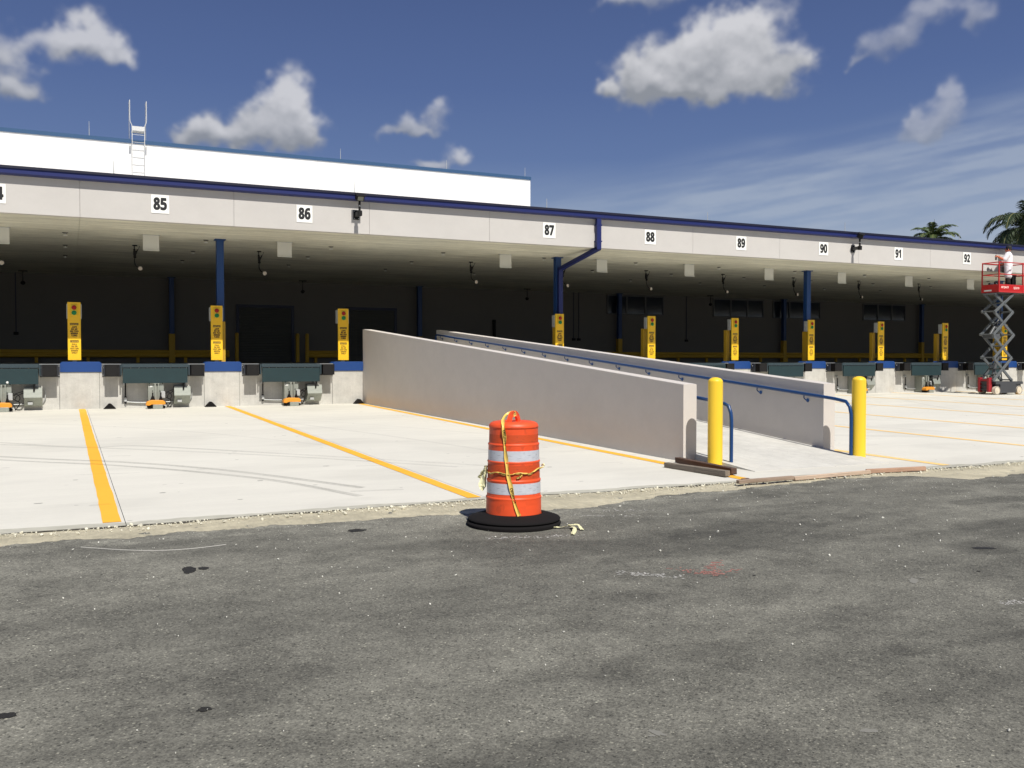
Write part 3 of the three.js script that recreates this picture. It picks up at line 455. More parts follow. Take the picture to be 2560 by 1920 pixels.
// signal post
const POST = { 0: 'leftmost of the row', 1: 'in front of the left blue column', 2: 'beside the left ramp wall', 4: 'below the blue downspout', 5: 'next right of the downspout', 6: 'two right of the downspout', 7: 'in front of the right blue column', 8: 'next right of the right blue column', 9: 'last one left of the lift', 10: 'behind the scissor lift arms' };
{
  const print = canvasTex(256, 1200, (g, w, h) => {
    g.fillStyle = '#f0be1e'; g.fillRect(0, 0, w, h);
    const block = (y, mirror) => {
      g.save(); g.translate(w / 2, y); if (mirror) g.scale(-1, 1);
      g.fillStyle = '#241408'; g.fillRect(-84, 0, 168, 46); g.fillStyle = '#e8c040'; g.font = 'bold 34px sans-serif'; g.textAlign = 'center'; g.textBaseline = 'middle'; g.fillText('CAUTION', 0, 25);
      g.fillStyle = g.strokeStyle = mirror ? '#2c0f04' : '#3a2a04'; g.font = 'bold 44px sans-serif'; g.lineWidth = mirror ? 5 : 2.5; ['PULL', 'IN OR', 'OUT ON', 'GREEN', 'ONLY'].forEach((s, i) => { g.fillText(s, 0, 84 + i * 44); g.strokeText(s, 0, 84 + i * 44); }); g.font = '13px sans-serif'; g.fillText('— — — — — —', 0, 300); g.restore();
    };
    block(430, true); block(790, false);
  });
  const faceMat = printMat(print, 0.5);
  const t = thing('dock_signal_post', 'x', 'dock signal', [SX(0), 0, 0], 0, 'yellow dock signal posts along the dock edge');
  part('pedestal', rbox(-0.055, 0.055, 1.2, 1.34, -0.26, -0.17, 0.006), M.galv, t);
  part('post_body', join([rbox(-0.16, 0.16, 1.306, 2.85, -0.17, -0.125, 0.004), rbox(-0.06, 0.06, 1.3, 2.4, -0.26, -0.17, 0.004)]), M.yellow, t);
  part('printed_face', new THREE.PlaneGeometry(0.314, 1.54).translate(0, 2.078, -0.1225), faceMat, t);
  part('control_box', rbox(-0.185, 0.185, 2.41, 2.805, -0.34, -0.172, 0.01), M.lightgrey, t);
  const hs = part('light_housing', rbox(-0.078, 0.078, 2.49, 2.785, -0.122, -0.085, 0.02, 3), M.yellow, t);
  const lens = (y) => new THREE.SphereGeometry(0.056, 20, 12, 0, 2 * Math.PI, 0, Math.PI / 2).rotateX(Math.PI / 2).scale(1, 1, 0.5).translate(0, y, -0.083);
  const star = (y) => { const g = new THREE.CylinderGeometry(0.064, 0.064, 0.012, 8).rotateX(Math.PI / 2).translate(0, y, -0.08); return g; };
  part('red_lens', join([lens(2.706), star(2.706)]), std(0.34, 0.008, 0.010, 0.75), hs);
  part('green_lens', join([lens(2.568), star(2.568)]), std(0.005, 0.20, 0.06, 0.75), hs);
  let first = true;
  for (const k of [0, 1, 2, 4, 5, 6, 7, 8, 9, 10]) {
    const label = `yellow signal post with red and green lenses, ${POST[k]}`;
    if (first) { t.userData.label = label; first = false; } else copy(t, label, [SX(k) + (k > 2 ? 0.05 : 0), 0, 0]);
  }
  // square yellow guard posts behind the signals
  let g0;
  for (const k of [5, 6, 8, 9, 10]) {
    const label = `plain yellow square guard post behind the signal post ${POST[k]}`;
    if (!g0) { g0 = thing('guard_post', label, 'post', [SX(k) - 0.02, 0, -0.5], 0, 'square yellow guard posts on the dock'); part('post_tube', rbox(-0.08, 0.08, 1.2, 2.40, -0.08, 0.08, 0.012), M.oldyellow, g0); part('post_cap', rbox(-0.084, 0.084, 2.40, 2.412, -0.084, 0.084, 0.004), M.oldyellow, g0); part('foot_plate', box(-0.13, 0.13, 1.2, 1.215, -0.13, 0.13), M.oldyellow, g0); } else copy(g0, label, [SX(k) - 0.04, 0, -0.5]);
  }
}
// levelers, bumpers, restraints, boxes, conduits
{
  const P = 0.44;                       // how far leveler lip and bumpers stand out from the dock wall
  let lev, bmp, res, ebx, cnd;
  const bays = [-1, 0, 1, 4, 5, 6, 7, 8, 9];
  const at = (o, label, x) => copy(o, label, [x, 0, 0]);
  for (const d of bays) {
    const x = SX(d);
    { const label = `dark teal steel dock leveler on the dock wall, ${BAY[d]}`;
      if (!lev) {
        lev = thing('dock_leveler', label, 'dock leveler', [x, 0, 0], 0, 'teal dock levelers along the dock wall');
        part('deck', rbox(1.14, 2.82, 1.105, 1.196, 0.005, P - 0.02, 0.004, 1), M.tealtop, lev);
        part('deck_plate', box(1.14, 2.82, 1.2, 1.208, -2.0, P - 0.03), M.tealtop, lev);
        part('lip', rbox(1.155, 2.805, 0.685, 1.085, P - 0.05, P, 0.006), M.teal, lev);
        part('hinge', join([...Array(8)].map((_, i) => rod([1.17 + i * 0.205, 1.095, P - 0.045], [1.17 + i * 0.205 + 0.17, 1.095, P - 0.045], 0.018, 0.018, 10))), M.black, lev);
        part('side_bracket', join([rbox(1.10, 1.135, 0.9, 1.19, 0.005, P - 0.03, 0.004, 1), rbox(2.825, 2.86, 0.9, 1.19, 0.005, P - 0.03, 0.004, 1)]), M.tealtop, lev);
        part('lip_keeper', join([rbox(2.72, 2.80, 0.60, 0.69, 0.0, 0.1, 0.006), rbox(1.17, 1.22, 0.62, 0.69, 0, 0.1, 0.006)]), M.lightgrey, lev);
      } else at(lev, label, x); }
    for (const [bx, side] of [[0.90, 'left'], [3.07, 'right']]) {
      const label = `black dock bumper ${side} of the teal leveler ${BAY[d]}`;
      if (!bmp) {
        bmp = thing('dock_bumper', label, 'dock bumper', [x + bx, 0, 0], 0, 'black dock bumpers along the dock wall');
        part('rubber_block', rbox(-0.165, 0.165, 0.885, 1.185, 0.01, P - 0.02, 0.012), M.rubber, bmp);
        const fp = part('face_plate', rbox(-0.17, 0.17, 0.88, 1.19, P - 0.018, P, 0.006), M.black, bmp);
        for (const [a, c] of [[-0.13, 0.93], [0.13, 0.93], [-0.13, 1.14], [0.13, 1.14]]) part('bolt', new THREE.CylinderGeometry(0.018, 0.018, 0.012, 6).rotateX(Math.PI / 2).translate(a, c, P + 0.005), M.black, fp);
        part('mount_plate', join([rbox(-0.235, 0.235, 0.86, 1.19, 0.001, 0.018, 0.004, 1), rbox(-0.205, -0.172, 0.88, 1.185, 0.018, 0.2, 0.004, 1), rbox(0.172, 0.205, 0.88, 1.185, 0.018, 0.2, 0.004, 1)]), std(0.03, 0.033, 0.04, 0.5), bmp);
        part('anchor', join([[-0.215, 0.9], [0.215, 0.9], [-0.215, 1.15], [0.215, 1.15]].map(([a, c]) => rod([a, c, 0.018], [a, c, 0.035], 0.012, 0.012, 8))), M.steel, bmp);
        part('side_label', box(-0.208, -0.2055, 1.08, 1.12, 0.06, 0.1), M.whiteplastic, bmp);
      } else at(bmp, label, x + bx);
    }
    if (d >= 4 && d <= 6) continue;
    { const label = `orange hooked truck restraint with galvanised plate, ${BAY[d]}`;
      if (!res) {
        res = thing('vehicle_restraint', label, 'truck restraint', [x, 0, 0], 0, 'orange truck restraints low on the dock wall');
        const F = 0.36;   // the plate stands this far out from the wall, on its own box
        part('wall_plate', rbox(1.79, 2.19, 0.18, 0.70, F, F + 0.022, 0.004, 1), M.galv, res);
        part('back_box', join([rbox(1.80, 1.84, 0.02, 0.68, 0.003, F, 0.006, 1), rbox(2.14, 2.18, 0.02, 0.68, 0.003, F, 0.006, 1)]), M.galv, res);
        part('guide_rail', join([rbox(1.945, 1.985, 0.19, 0.67, F + 0.022, F + 0.09, 0.006), rbox(2.035, 2.065, 0.19, 0.67, F + 0.022, F + 0.09, 0.006), rbox(1.90, 2.08, 0.665, 0.695, F + 0.022, F + 0.07, 0.004)]), M.galv, res);
        part('plate_bolt', join([[1.82, 0.67], [2.16, 0.67], [1.82, 0.61], [2.09, 0.47], [1.90, 0.47]].map(([a, c]) => rod([a, c, F + 0.022], [a, c, F + 0.04], 0.013, 0.013, 6))), M.black, res);
        part('plate_label', box(1.805, 1.90, 0.575, 0.60, F + 0.022, F + 0.0235), M.whiteplastic, res);
        const hs = new THREE.Shape(); hs.moveTo(1.73, 0.10); hs.quadraticCurveTo(1.725, 0.175, 1.79, 0.193); hs.lineTo(1.86, 0.222); hs.lineTo(2.13, 0.212); hs.quadraticCurveTo(2.20, 0.195, 2.195, 0.125); hs.lineTo(2.13, 0.11); hs.lineTo(1.86, 0.125); hs.lineTo(1.79, 0.095);
        part('hook', new THREE.ExtrudeGeometry(hs, { depth: 0.20, bevelEnabled: true, bevelSize: 0.012, bevelThickness: 0.012, bevelSegments: 2 }).translate(0, 0, F + 0.08), M.orange, res);
        part('boot', join([[1.895, 0.065], [2.10, 0.05]].map(([a, r]) => lathe([[0, 0.21], [r, 0.21], [r * 0.9, 0.25], [r * 0.5, 0.32], [0.018, 0.34], [0.018, 0.43], [0, 0.43]], 20).translate(a, 0, F + 0.15))), M.rubber, res);
        part('carriage', rbox(1.89, 2.14, -0.01, 0.11, F + 0.02, F + 0.30, 0.008), M.galv, res);
        part('roller', join([rod([1.80, 0.045, F + 0.03], [1.80, 0.045, F + 0.25], 0.045, 0.045, 16), rod([2.18, 0.04, F + 0.03], [2.18, 0.04, F + 0.22], 0.035, 0.035, 16)]), M.rubber, res);
        part('switch_box', rbox(2.11, 2.215, 0.28, 0.46, F + 0.024, F + 0.12, 0.008), M.lightgrey, res);
        part('cable', join([path([[2.21, 0.43, 0.40], [2.29, 0.45, 0.42], [2.38, 0.48, 0.36], [2.47, 0.50, 0.26]], 0.011), path([[2.22, 0.39, 0.42], [2.32, 0.43, 0.45], [2.38, 0.34, 0.45], [2.34, 0.25, 0.43], [2.27, 0.29, 0.42], [2.31, 0.38, 0.42], [2.47, 0.47, 0.26]], 0.011, 60), path([[2.21, 0.31, 0.42], [2.29, 0.27, 0.43], [2.37, 0.21, 0.40], [2.32, 0.09, 0.38], [2.26, 0.02, 0.36]], 0.013), path([[2.20, 0.19, 0.42], [2.25, 0.13, 0.43], [2.28, 0.05, 0.45], [2.38, 0.03, 0.42]], 0.013)]), M.black, res);
      } else at(res, label, x); }
    { const label = `grey metal electrical box right of the orange restraint, ${BAY[d]}`;
      if (!ebx) {
        ebx = thing('electrical_box', label, 'electrical box', [x, 0, 0], 0, 'grey electrical boxes on the dock wall');
        const es = new THREE.Shape(); es.moveTo(0.002, 0.585); es.lineTo(0.31, 0.585); es.lineTo(0.375, 0.335); es.lineTo(0.36, 0.325); es.lineTo(0.16, 0.11); es.lineTo(0.002, 0.10);
        part('enclosure', new THREE.ExtrudeGeometry(es, { depth: 0.415, bevelEnabled: true, bevelSize: 0.004, bevelThickness: 0.004, bevelSegments: 1 }).rotateY(-Math.PI / 2).translate(2.885, 0, 0), M.galv, ebx);
        part('lid', beam([2.675, 0.592, 0.318], [2.675, 0.335, 0.385], 0.43, 0.008, 0.003, V(1, 0, 0)), M.galv, ebx);
        part('conduit_drop', rod([2.70, 0.50, 0.36], [2.715, 0.72, 0.40], 0.022, 0.022), M.black, ebx);
        part('pull_box', rbox(2.55, 2.665, 0.15, 0.215, 0.22, 0.30, 0.006), M.lightgrey, ebx);
        part('side_conduit', path([[2.92, 0.52, 0.06], [2.955, 0.45, 0.06], [2.95, 0.3, 0.05], [2.9, 0.2, 0.04]], 0.014), M.lightgrey, ebx);
      } else at(ebx, label, x); }
    { const label = `thin conduit run left of the orange restraint, ${BAY[d]}`;
      if (!cnd) {
        cnd = thing('wall_conduit', label, 'conduit', [x, 0, 0], 0, 'conduit runs on the dock wall');
        part('vertical_pipe', rod([1.24, 0.36, 0.05], [1.24, 0.70, 0.05], 0.017, 0.017), M.black, cnd);
        part('outlet_box', rbox(1.205, 1.275, 0.18, 0.29, 0.02, 0.09, 0.006), M.lightgrey, cnd);
        part('fitting', join([lathe([[0, 0.29], [0.03, 0.29], [0.012, 0.36], [0, 0.36]], 12).translate(1.24, 0, 0.05), sphere(1.24, 0.15, 0.05, 0.03)]), M.black, cnd);
        part('horizontal_pipe', path([[1.25, 0.165, 0.05], [1.32, 0.165, 0.05], [1.5, 0.152, 0.05], [1.80, 0.145, 0.05]], 0.016), M.steel, cnd); part('horizontal_pipe', rod([2.18, 0.15, 0.04], [2.52, 0.16, 0.04], 0.014, 0.014), M.steel, cnd);
      } else at(cnd, label, x); }
  }
  // the last bumper at the right edge
  at(bmp, 'black square dock bumper at the right picture edge, beyond the lift', SX(10) + 0.9);
  // rubber wheel chocks at the foot of the wall
  const cs = new THREE.Shape(); cs.moveTo(-0.15, 0); cs.lineTo(0.15, 0); cs.lineTo(0.02, 0.135); cs.lineTo(-0.02, 0.135);
  const c0 = thing('wheel_chock', 'black rubber wheel chock against the dock wall under sign 85', 'wheel chock', [1.06, 0, 0.06], 0, 'black wheel chocks at the foot of the dock wall');
  part('wedge', new THREE.ExtrudeGeometry(cs, { depth: 0.2, bevelEnabled: true, bevelSize: 0.006, bevelThickness: 0.006, bevelSegments: 1 }), M.rubber, c0);
  part('grip_rib', join([...Array(4)].map((_, i) => { const t = 0.2 + i * 0.2; return box(0.15 - 0.13 * t - 0.012, 0.15 - 0.13 * t + 0.012, 0.135 * t - 0.004, 0.135 * t + 0.012, 0.01, 0.19); })), M.rubber, c0);
  copy(c0, 'black rubber wheel chock at wall foot between signs 85 and 86', [3.66, 0, 0.06]);
  copy(c0, 'black rubber wheel chock in the corner beside the ramp wall', [7.93, 0, 0.06]);
  // two white caps on the leftmost restraint's plate
  const r0 = res; part('white_cap', join([sphere(1.90, 0.735, 0.40, 0.05), sphere(2.10, 0.735, 0.40, 0.05)]), M.whiteplastic, r0);
}
// ---------------------------------------------------------------- things hung from the soffit
{
  let p0, l0, s0;
  for (let d = -1; d < 10; d++) {
    const x = 2.17 + 3.664 * d, tag = OVER[d];
    if (d !== 2) {
      const label = `blank pale square panel hung from the soffit, ${tag}`;
      if (!p0) { p0 = thing('hanging_panel', label, 'panel', [x, 4.765, -0.25], 0, 'blank square panels under the soffit'); part('panel_sheet', rbox(-0.21, 0.21, -0.43, 0, -0.006, 0.006, 0.003, 1), std(0.62, 0.62, 0.57, 0.6), p0); part('bottom_flange', box(-0.21, 0.21, -0.44, -0.428, -0.006, 0.05), std(0.7, 0.7, 0.66, 0.6), p0); part('top_flange', box(-0.24, 0.24, -0.012, -0.001, -0.04, 0.04), M.lightgrey, p0); } else copy(p0, label, [x - (d > 2 ? 0.12 : 0), 4.765, -0.25 - (d > 2 ? 0.12 : 0)]);
    }
    if (d !== 2) {
      const label = `black dock light with round pale lamp under the soffit, ${tag}`;
      if (!l0) {
        l0 = thing('dock_light', label, 'dock light', [1.9 + 3.664 * d, 4.762, -2.75], -0.15, 'hanging dock lights under the soffit');
        part('mount', join([rbox(-0.05, 0.08, -0.03, 0, -0.04, 0.04, 0.004, 1), rod([0, -0.02, 0], [0, -0.14, 0], 0.014)]), M.black, l0);
        part('arm', join([beam([0, -0.12, 0], [0.02, -0.36, 0.03], 0.05, 0.055, 0.01), beam([0.03, -0.34, 0.0], [0.09, -0.13, 0.02], 0.028, 0.028, 0.006), beam([0.03, -0.34, 0.02], [0.16, -0.03, 0.03], 0.012, 0.012, 0.003), rbox(-0.025, 0.055, -0.33, -0.17, -0.03, 0.04, 0.015), sphere(0.02, -0.36, 0.02, 0.045), sphere(0.0, -0.14, 0, 0.03)]), M.black, l0);
        part('flexible_neck', path([[0.02, -0.36, 0.02], [0.01, -0.5, 0.03], [0.05, -0.62, 0.05], [0.13, -0.68, 0.06]], 0.014, 24), M.black, l0);
        part('lamp_head', join([lathe([[0, -0.09], [0.03, -0.085], [0.055, -0.03], [0.068, 0.0], [0.064, 0.004], [0, 0.004]], 20).rotateX(Math.PI / 2).rotateY(0.2).translate(0.18, -0.71, 0.08)]), M.black, l0);
        part('lens', new THREE.CylinderGeometry(0.06, 0.06, 0.012, 24).rotateX(Math.PI / 2).rotateY(0.2).translate(0.182, -0.71, 0.09), std(0.66, 0.58, 0.48, 0.4), l0);
      } else copy(l0, label, [1.9 + 3.664 * d, 4.762, -2.85 - (d > 2 ? 0.1 : 0)], -0.25 + 0.06 * d);
    }
  }
  for (let i = 0; i < 11; i++) [[-0.72, 'front'], [-3.75, 'middle'], [-6.75, 'back']].forEach(([z, row]) => {
    const SPR = ['above the leftmost signal post', 'beside the left blue column', 'above the signal post at the ramp', 'above the ramp', 'beside the blue downspout', 'one bay right of the downspout', 'two bays right of the downspout', 'beside the right blue column', 'one bay right of the right column', 'one bay left of the lift', 'behind the lift'];
    const label = `tiny white sprinkler head in the soffit, ${row} row, ${SPR[i]}`;
    if (!s0) { s0 = thing('sprinkler_head', label, 'sprinkler', [0.03 + 3.655 * i, 4.762, z], 0, 'sprinkler heads in the soffit'); part('escutcheon', lathe([[0, -0.03], [0.04, -0.028], [0.075, -0.008], [0.08, 0], [0, 0]], 20), std(0.10, 0.10, 0.09, 0.5), s0); part('head', join([rod([0, -0.03, 0], [0, -0.075, 0], 0.012), lathe([[0, -0.09], [0.06, -0.085], [0.062, -0.07], [0, -0.062]], 14)]), M.whiteplastic, s0); } else copy(s0, label, [0.03 + 3.655 * i, 4.762, z]);
  });
  let c0; [['at the far left', -1.45], ['left of the ramp top', 9.35], ['over the ramp right wall', 20.25], ['right of the first windows', 31.2]].forEach(([w, x]) => {
    const label = `dark dome camera on a rod hung by the back wall, ${w}`;
    if (!c0) { c0 = thing('dome_camera', label, 'camera', [x, 4.76, -13.3], 0, 'dome cameras near the back wall'); part('rod', join([rod([0, 0, 0], [0, -0.42, 0], 0.016), box(-0.16, 0.16, -0.03, 0, -0.05, 0.05)]), M.black, c0); part('dome', join([lathe([[0, -0.56], [0.05, -0.545], [0.085, -0.5], [0.09, -0.45], [0.05, -0.41], [0, -0.41]], 18)]), M.black, c0); } else copy(c0, label, [x, 4.76, -13.3]);
  });
}
// ---------------------------------------------------------------- back of the dock: guard rail, door bollards, conduits
{
  const r = thing('guard_rail', 'long low yellow guard rail along the dark back wall', 'guard rail', [0, 0, ZB + 0.3]);
  const segs = [[-7, 6.35], [9.75, 11.2], [14.4, 50]];
  for (const [a, b] of segs) {
    const s = new THREE.Shape(); s.moveTo(0, 1.42); s.lineTo(0.05, 1.46); s.lineTo(0.05, 1.52); s.lineTo(0.01, 1.56); s.lineTo(0.01, 1.59); s.lineTo(0.05, 1.63); s.lineTo(0.05, 1.69); s.lineTo(0, 1.73); s.lineTo(-0.012, 1.73); s.lineTo(-0.012, 1.42);
    const g = new THREE.ExtrudeGeometry(s, { depth: b - a, bevelEnabled: false }), p = g.attributes.position; for (let i = 0; i < p.count; i++) p.setXYZ(i, a + p.getZ(i), p.getY(i), p.getX(i) + 0.06); g.computeVertexNormals();
    part('rail', g, M.oldyellow, r);
    for (let x = a + 0.35; x < b; x += 1.87) part('rail_post', rbox(x - 0.06, x + 0.06, 1.2, 1.72, -0.08, 0.04, 0.006, 1), M.oldyellow, r);
  }
  let b0; [['left jamb of the left roll-up door', 6.6], ['right jamb of the left roll-up door', 9.18], ['outer right side of the left roll-up door', 9.6]].forEach(([w, x]) => {
    const label = `dim yellow round bollard at the ${w}`;
    if (!b0) { b0 = thing('door_bollard', label, 'bollard', [x, 1.2, -13.6], 0, 'yellow bollards by the roll-up doors'); part('pipe', lathe([[0.08, 0], [0.08, 1.22], [0.06, 1.265], [0, 1.28]], 20), M.oldyellow, b0); part('base_plate', lathe([[0, 0.012], [0.13, 0.012], [0.13, 0]], 20), M.oldyellow, b0); } else copy(b0, label, [x, 1.2, -13.6]);
  });
  for (const [x, w] of [[23.43, 'left one of the pair left of the windows'], [23.73, 'right one of the pair left of the windows'], [30.42, 'between the two left windows on the back wall'], [-1.75, 'on the back wall at the far left']]) {
    const t = thing('conduit_drop', `dark conduit and small box, ${w}`, 'conduit', [x, 0, ZB], 0); part('pipe', rod([0, 2.4, 0.03], [0, 4.76, 0.03], 0.018), M.darkframe, t); part('outlet', rbox(-0.09, 0.09, 2.3, 2.42, 0.002, 0.08, 0.006), M.black, t);
  }
  const d = thing('dark_post', 'narrow black steel post at the back wall above the ramp', 'post', [18.95, 1.2, ZB + 0.1]); part('tube', rbox(-0.06, 0.06, 0, 2.08, -0.06, 0.06, 0.008), M.black, d); part('foot_plate', box(-0.12, 0.12, 0, 0.015, -0.1, 0.12), M.black, d);
}
// ---------------------------------------------------------------- ramp
{
  const rp = thing('access_ramp', 'long grey stucco ramp with two sloping side walls rising to the dock', 'ramp');
  const wall = (xa, xb, za, zb, ya, yb, name) => {   // a wall leaning slightly in plan from (xa, za) to (xb, zb), top falling from ya to yb
    const n = 40, T = 0.24, P = [], U = [], I = [], ring = 4;
    for (let i = 0; i <= n; i++) { const t = i / n, x = xa + (xb - xa) * t, z = za + (zb - za) * t, y = ya + (yb - ya) * t, lo = Math.min(gy(Math.max(0, z)) - 0.1, -0.1);
      for (const [dx, yy] of [[0, lo], [0, y - 0.008], [0.008, y], [T - 0.008, y], [T, y - 0.008], [T, lo]]) P.push(x + dx, yy, z); }
    const m = 6; for (let i = 0; i < n; i++) for (let j = 0; j < m; j++) { const a = i * m + j, b = i * m + (j + 1) % m; I.push(a, a + m, b, b, a + m, b + m); }
    for (const i of [0, n]) { const s = i * m; for (let j = 1; j < m - 1; j++) i ? I.push(s, s + j, s + j + 1) : I.push(s, s + j + 1, s + j); }
    let g = new THREE.BufferGeometry(); g.setAttribute('position', new THREE.Float32BufferAttribute(P, 3)); g.setIndex(I); g = g.toNonIndexed(); g.computeVertexNormals();
    return part(name, metre(g), M.rampwall, rp);
  };
  wall(8.11, 8.35, 0.004, 15.95, 2.24, 0.945, 'side_wall');
  wall(10.845, 11.095, -0.95, 15.97, 2.28, 0.925, 'side_wall');
  const s = new THREE.Shape(); s.moveTo(-0.3, 1.204); s.lineTo(-0.02, 1.204); s.lineTo(17.3, gy(17.3) + 0.006); s.lineTo(17.3, gy(17.3) - 0.08); s.lineTo(-0.3, 0.0);
  const g = new THREE.ExtrudeGeometry(s, { depth: 2.62, bevelEnabled: false }), p = g.attributes.position; for (let i = 0; i < p.count; i++) { const z = p.getX(i), t = clamp(z / 15.95); p.setXYZ(i, 8.33 + 0.25 * t + p.getZ(i) * (2.535 / 2.62) , p.getY(i), z); } g.computeVertexNormals();
  part('ramp_floor', metre(g.index ? g.toNonIndexed() : g), new THREE.MeshStandardMaterial({ color: new THREE.Color().setRGB(0.70, 0.70, 0.69), map: rep(castTex, 0.33), bumpMap: rep(castBump, 0.4), bumpScale: 0.004, roughness: 0.9 }), rp);
  // handrails: pipe down the wall, elbow and post at the foot
  const rail = (xa, xb, zTop, side, label) => {
    const t = thing('handrail', label, 'handrail'), X = (z) => xa + (xb - xa) * z / 16, Y = (z) => 2.055 - 0.0835 * z;
    const pts = [[X(zTop), Y(zTop) - 0.28, zTop], [X(zTop), Y(zTop) - 0.06, zTop + 0.01], [X(zTop), Y(zTop), zTop + 0.08]]; for (let z = 1; z <= 15; z += 2) pts.push([X(z), Y(z), z]);
    pts.push([X(16.2), Y(16.2), 16.2], [X(16.45), Y(16.45) - 0.006, 16.42], [X(16.6), 0.648, 16.56], [X(16.65), 0.54, 16.62], [X(16.65), 0.42, 16.635], [X(16.65), gy(16.63), 16.635]);
    part('pipe', path(pts, 0.027, 160, 14, 0.25), M.rail, t);
    part('foot_flange', lathe([[0, 0.012], [0.045, 0.012], [0.05, 0]], 20).translate(X(16.65), gy(16.63) + 0.002, 16.635), M.rail, t);
    for (let i = 0; i < 15; i++) { const z = -0.47 + 1.142 * i + 0.1; if (z < zTop + 0.1) continue; const x = X(z), y = Y(z), w = x + side * 0.072;
      const b = part('bracket', join([path([[x, y - 0.02, z], [x, y - 0.07, z], [w - side * 0.02, y - 0.105, z], [w, y - 0.11, z]], 0.010, 14, 7)]), M.rail, t); part('rosette', lathe([[0, 0.012], [0.026, 0.012], [0.034, 0]], 16).rotateZ(side * Math.PI / 2).translate(w + side * 0.008, y - 0.11, z), M.rail, b); }
    return t;
  };
  rail(10.762, 11.012, -0.75, 1, 'blue pipe handrail bracketed to the right ramp wall, full length in view');
  rail(8.44, 8.69, 0.2, -1, 'blue pipe handrail on the left ramp wall, only its lower end showing');
  // bollards at the foot of the ramp
  const b0 = thing('bollard', 'bright yellow round bollard at the ramp foot before the left wall', 'bollard', [8.515, gy(16.5), 16.50], 0, 'yellow bollards at the ramp foot');
  part('sleeve', lathe([[0.106, -0.02], [0.107, 0.02], [0.107, 1.215], [0.103, 1.232], [0.097, 1.245], [0.07, 1.268], [0.035, 1.28], [0, 1.283]], 40), new THREE.MeshStandardMaterial({ color: new THREE.Color().setRGB(0.90, 0.60, 0.035), roughness: 0.42 }), b0);
  part('base_ring', lathe([[0.105, 0.012], [0.12, 0.01], [0.125, -0.01]], 40), M.lightgrey, b0);
  copy(b0, 'bright yellow round bollard at the ramp foot beside the right handrail', [11.155, gy(16.66), 16.66]);
}
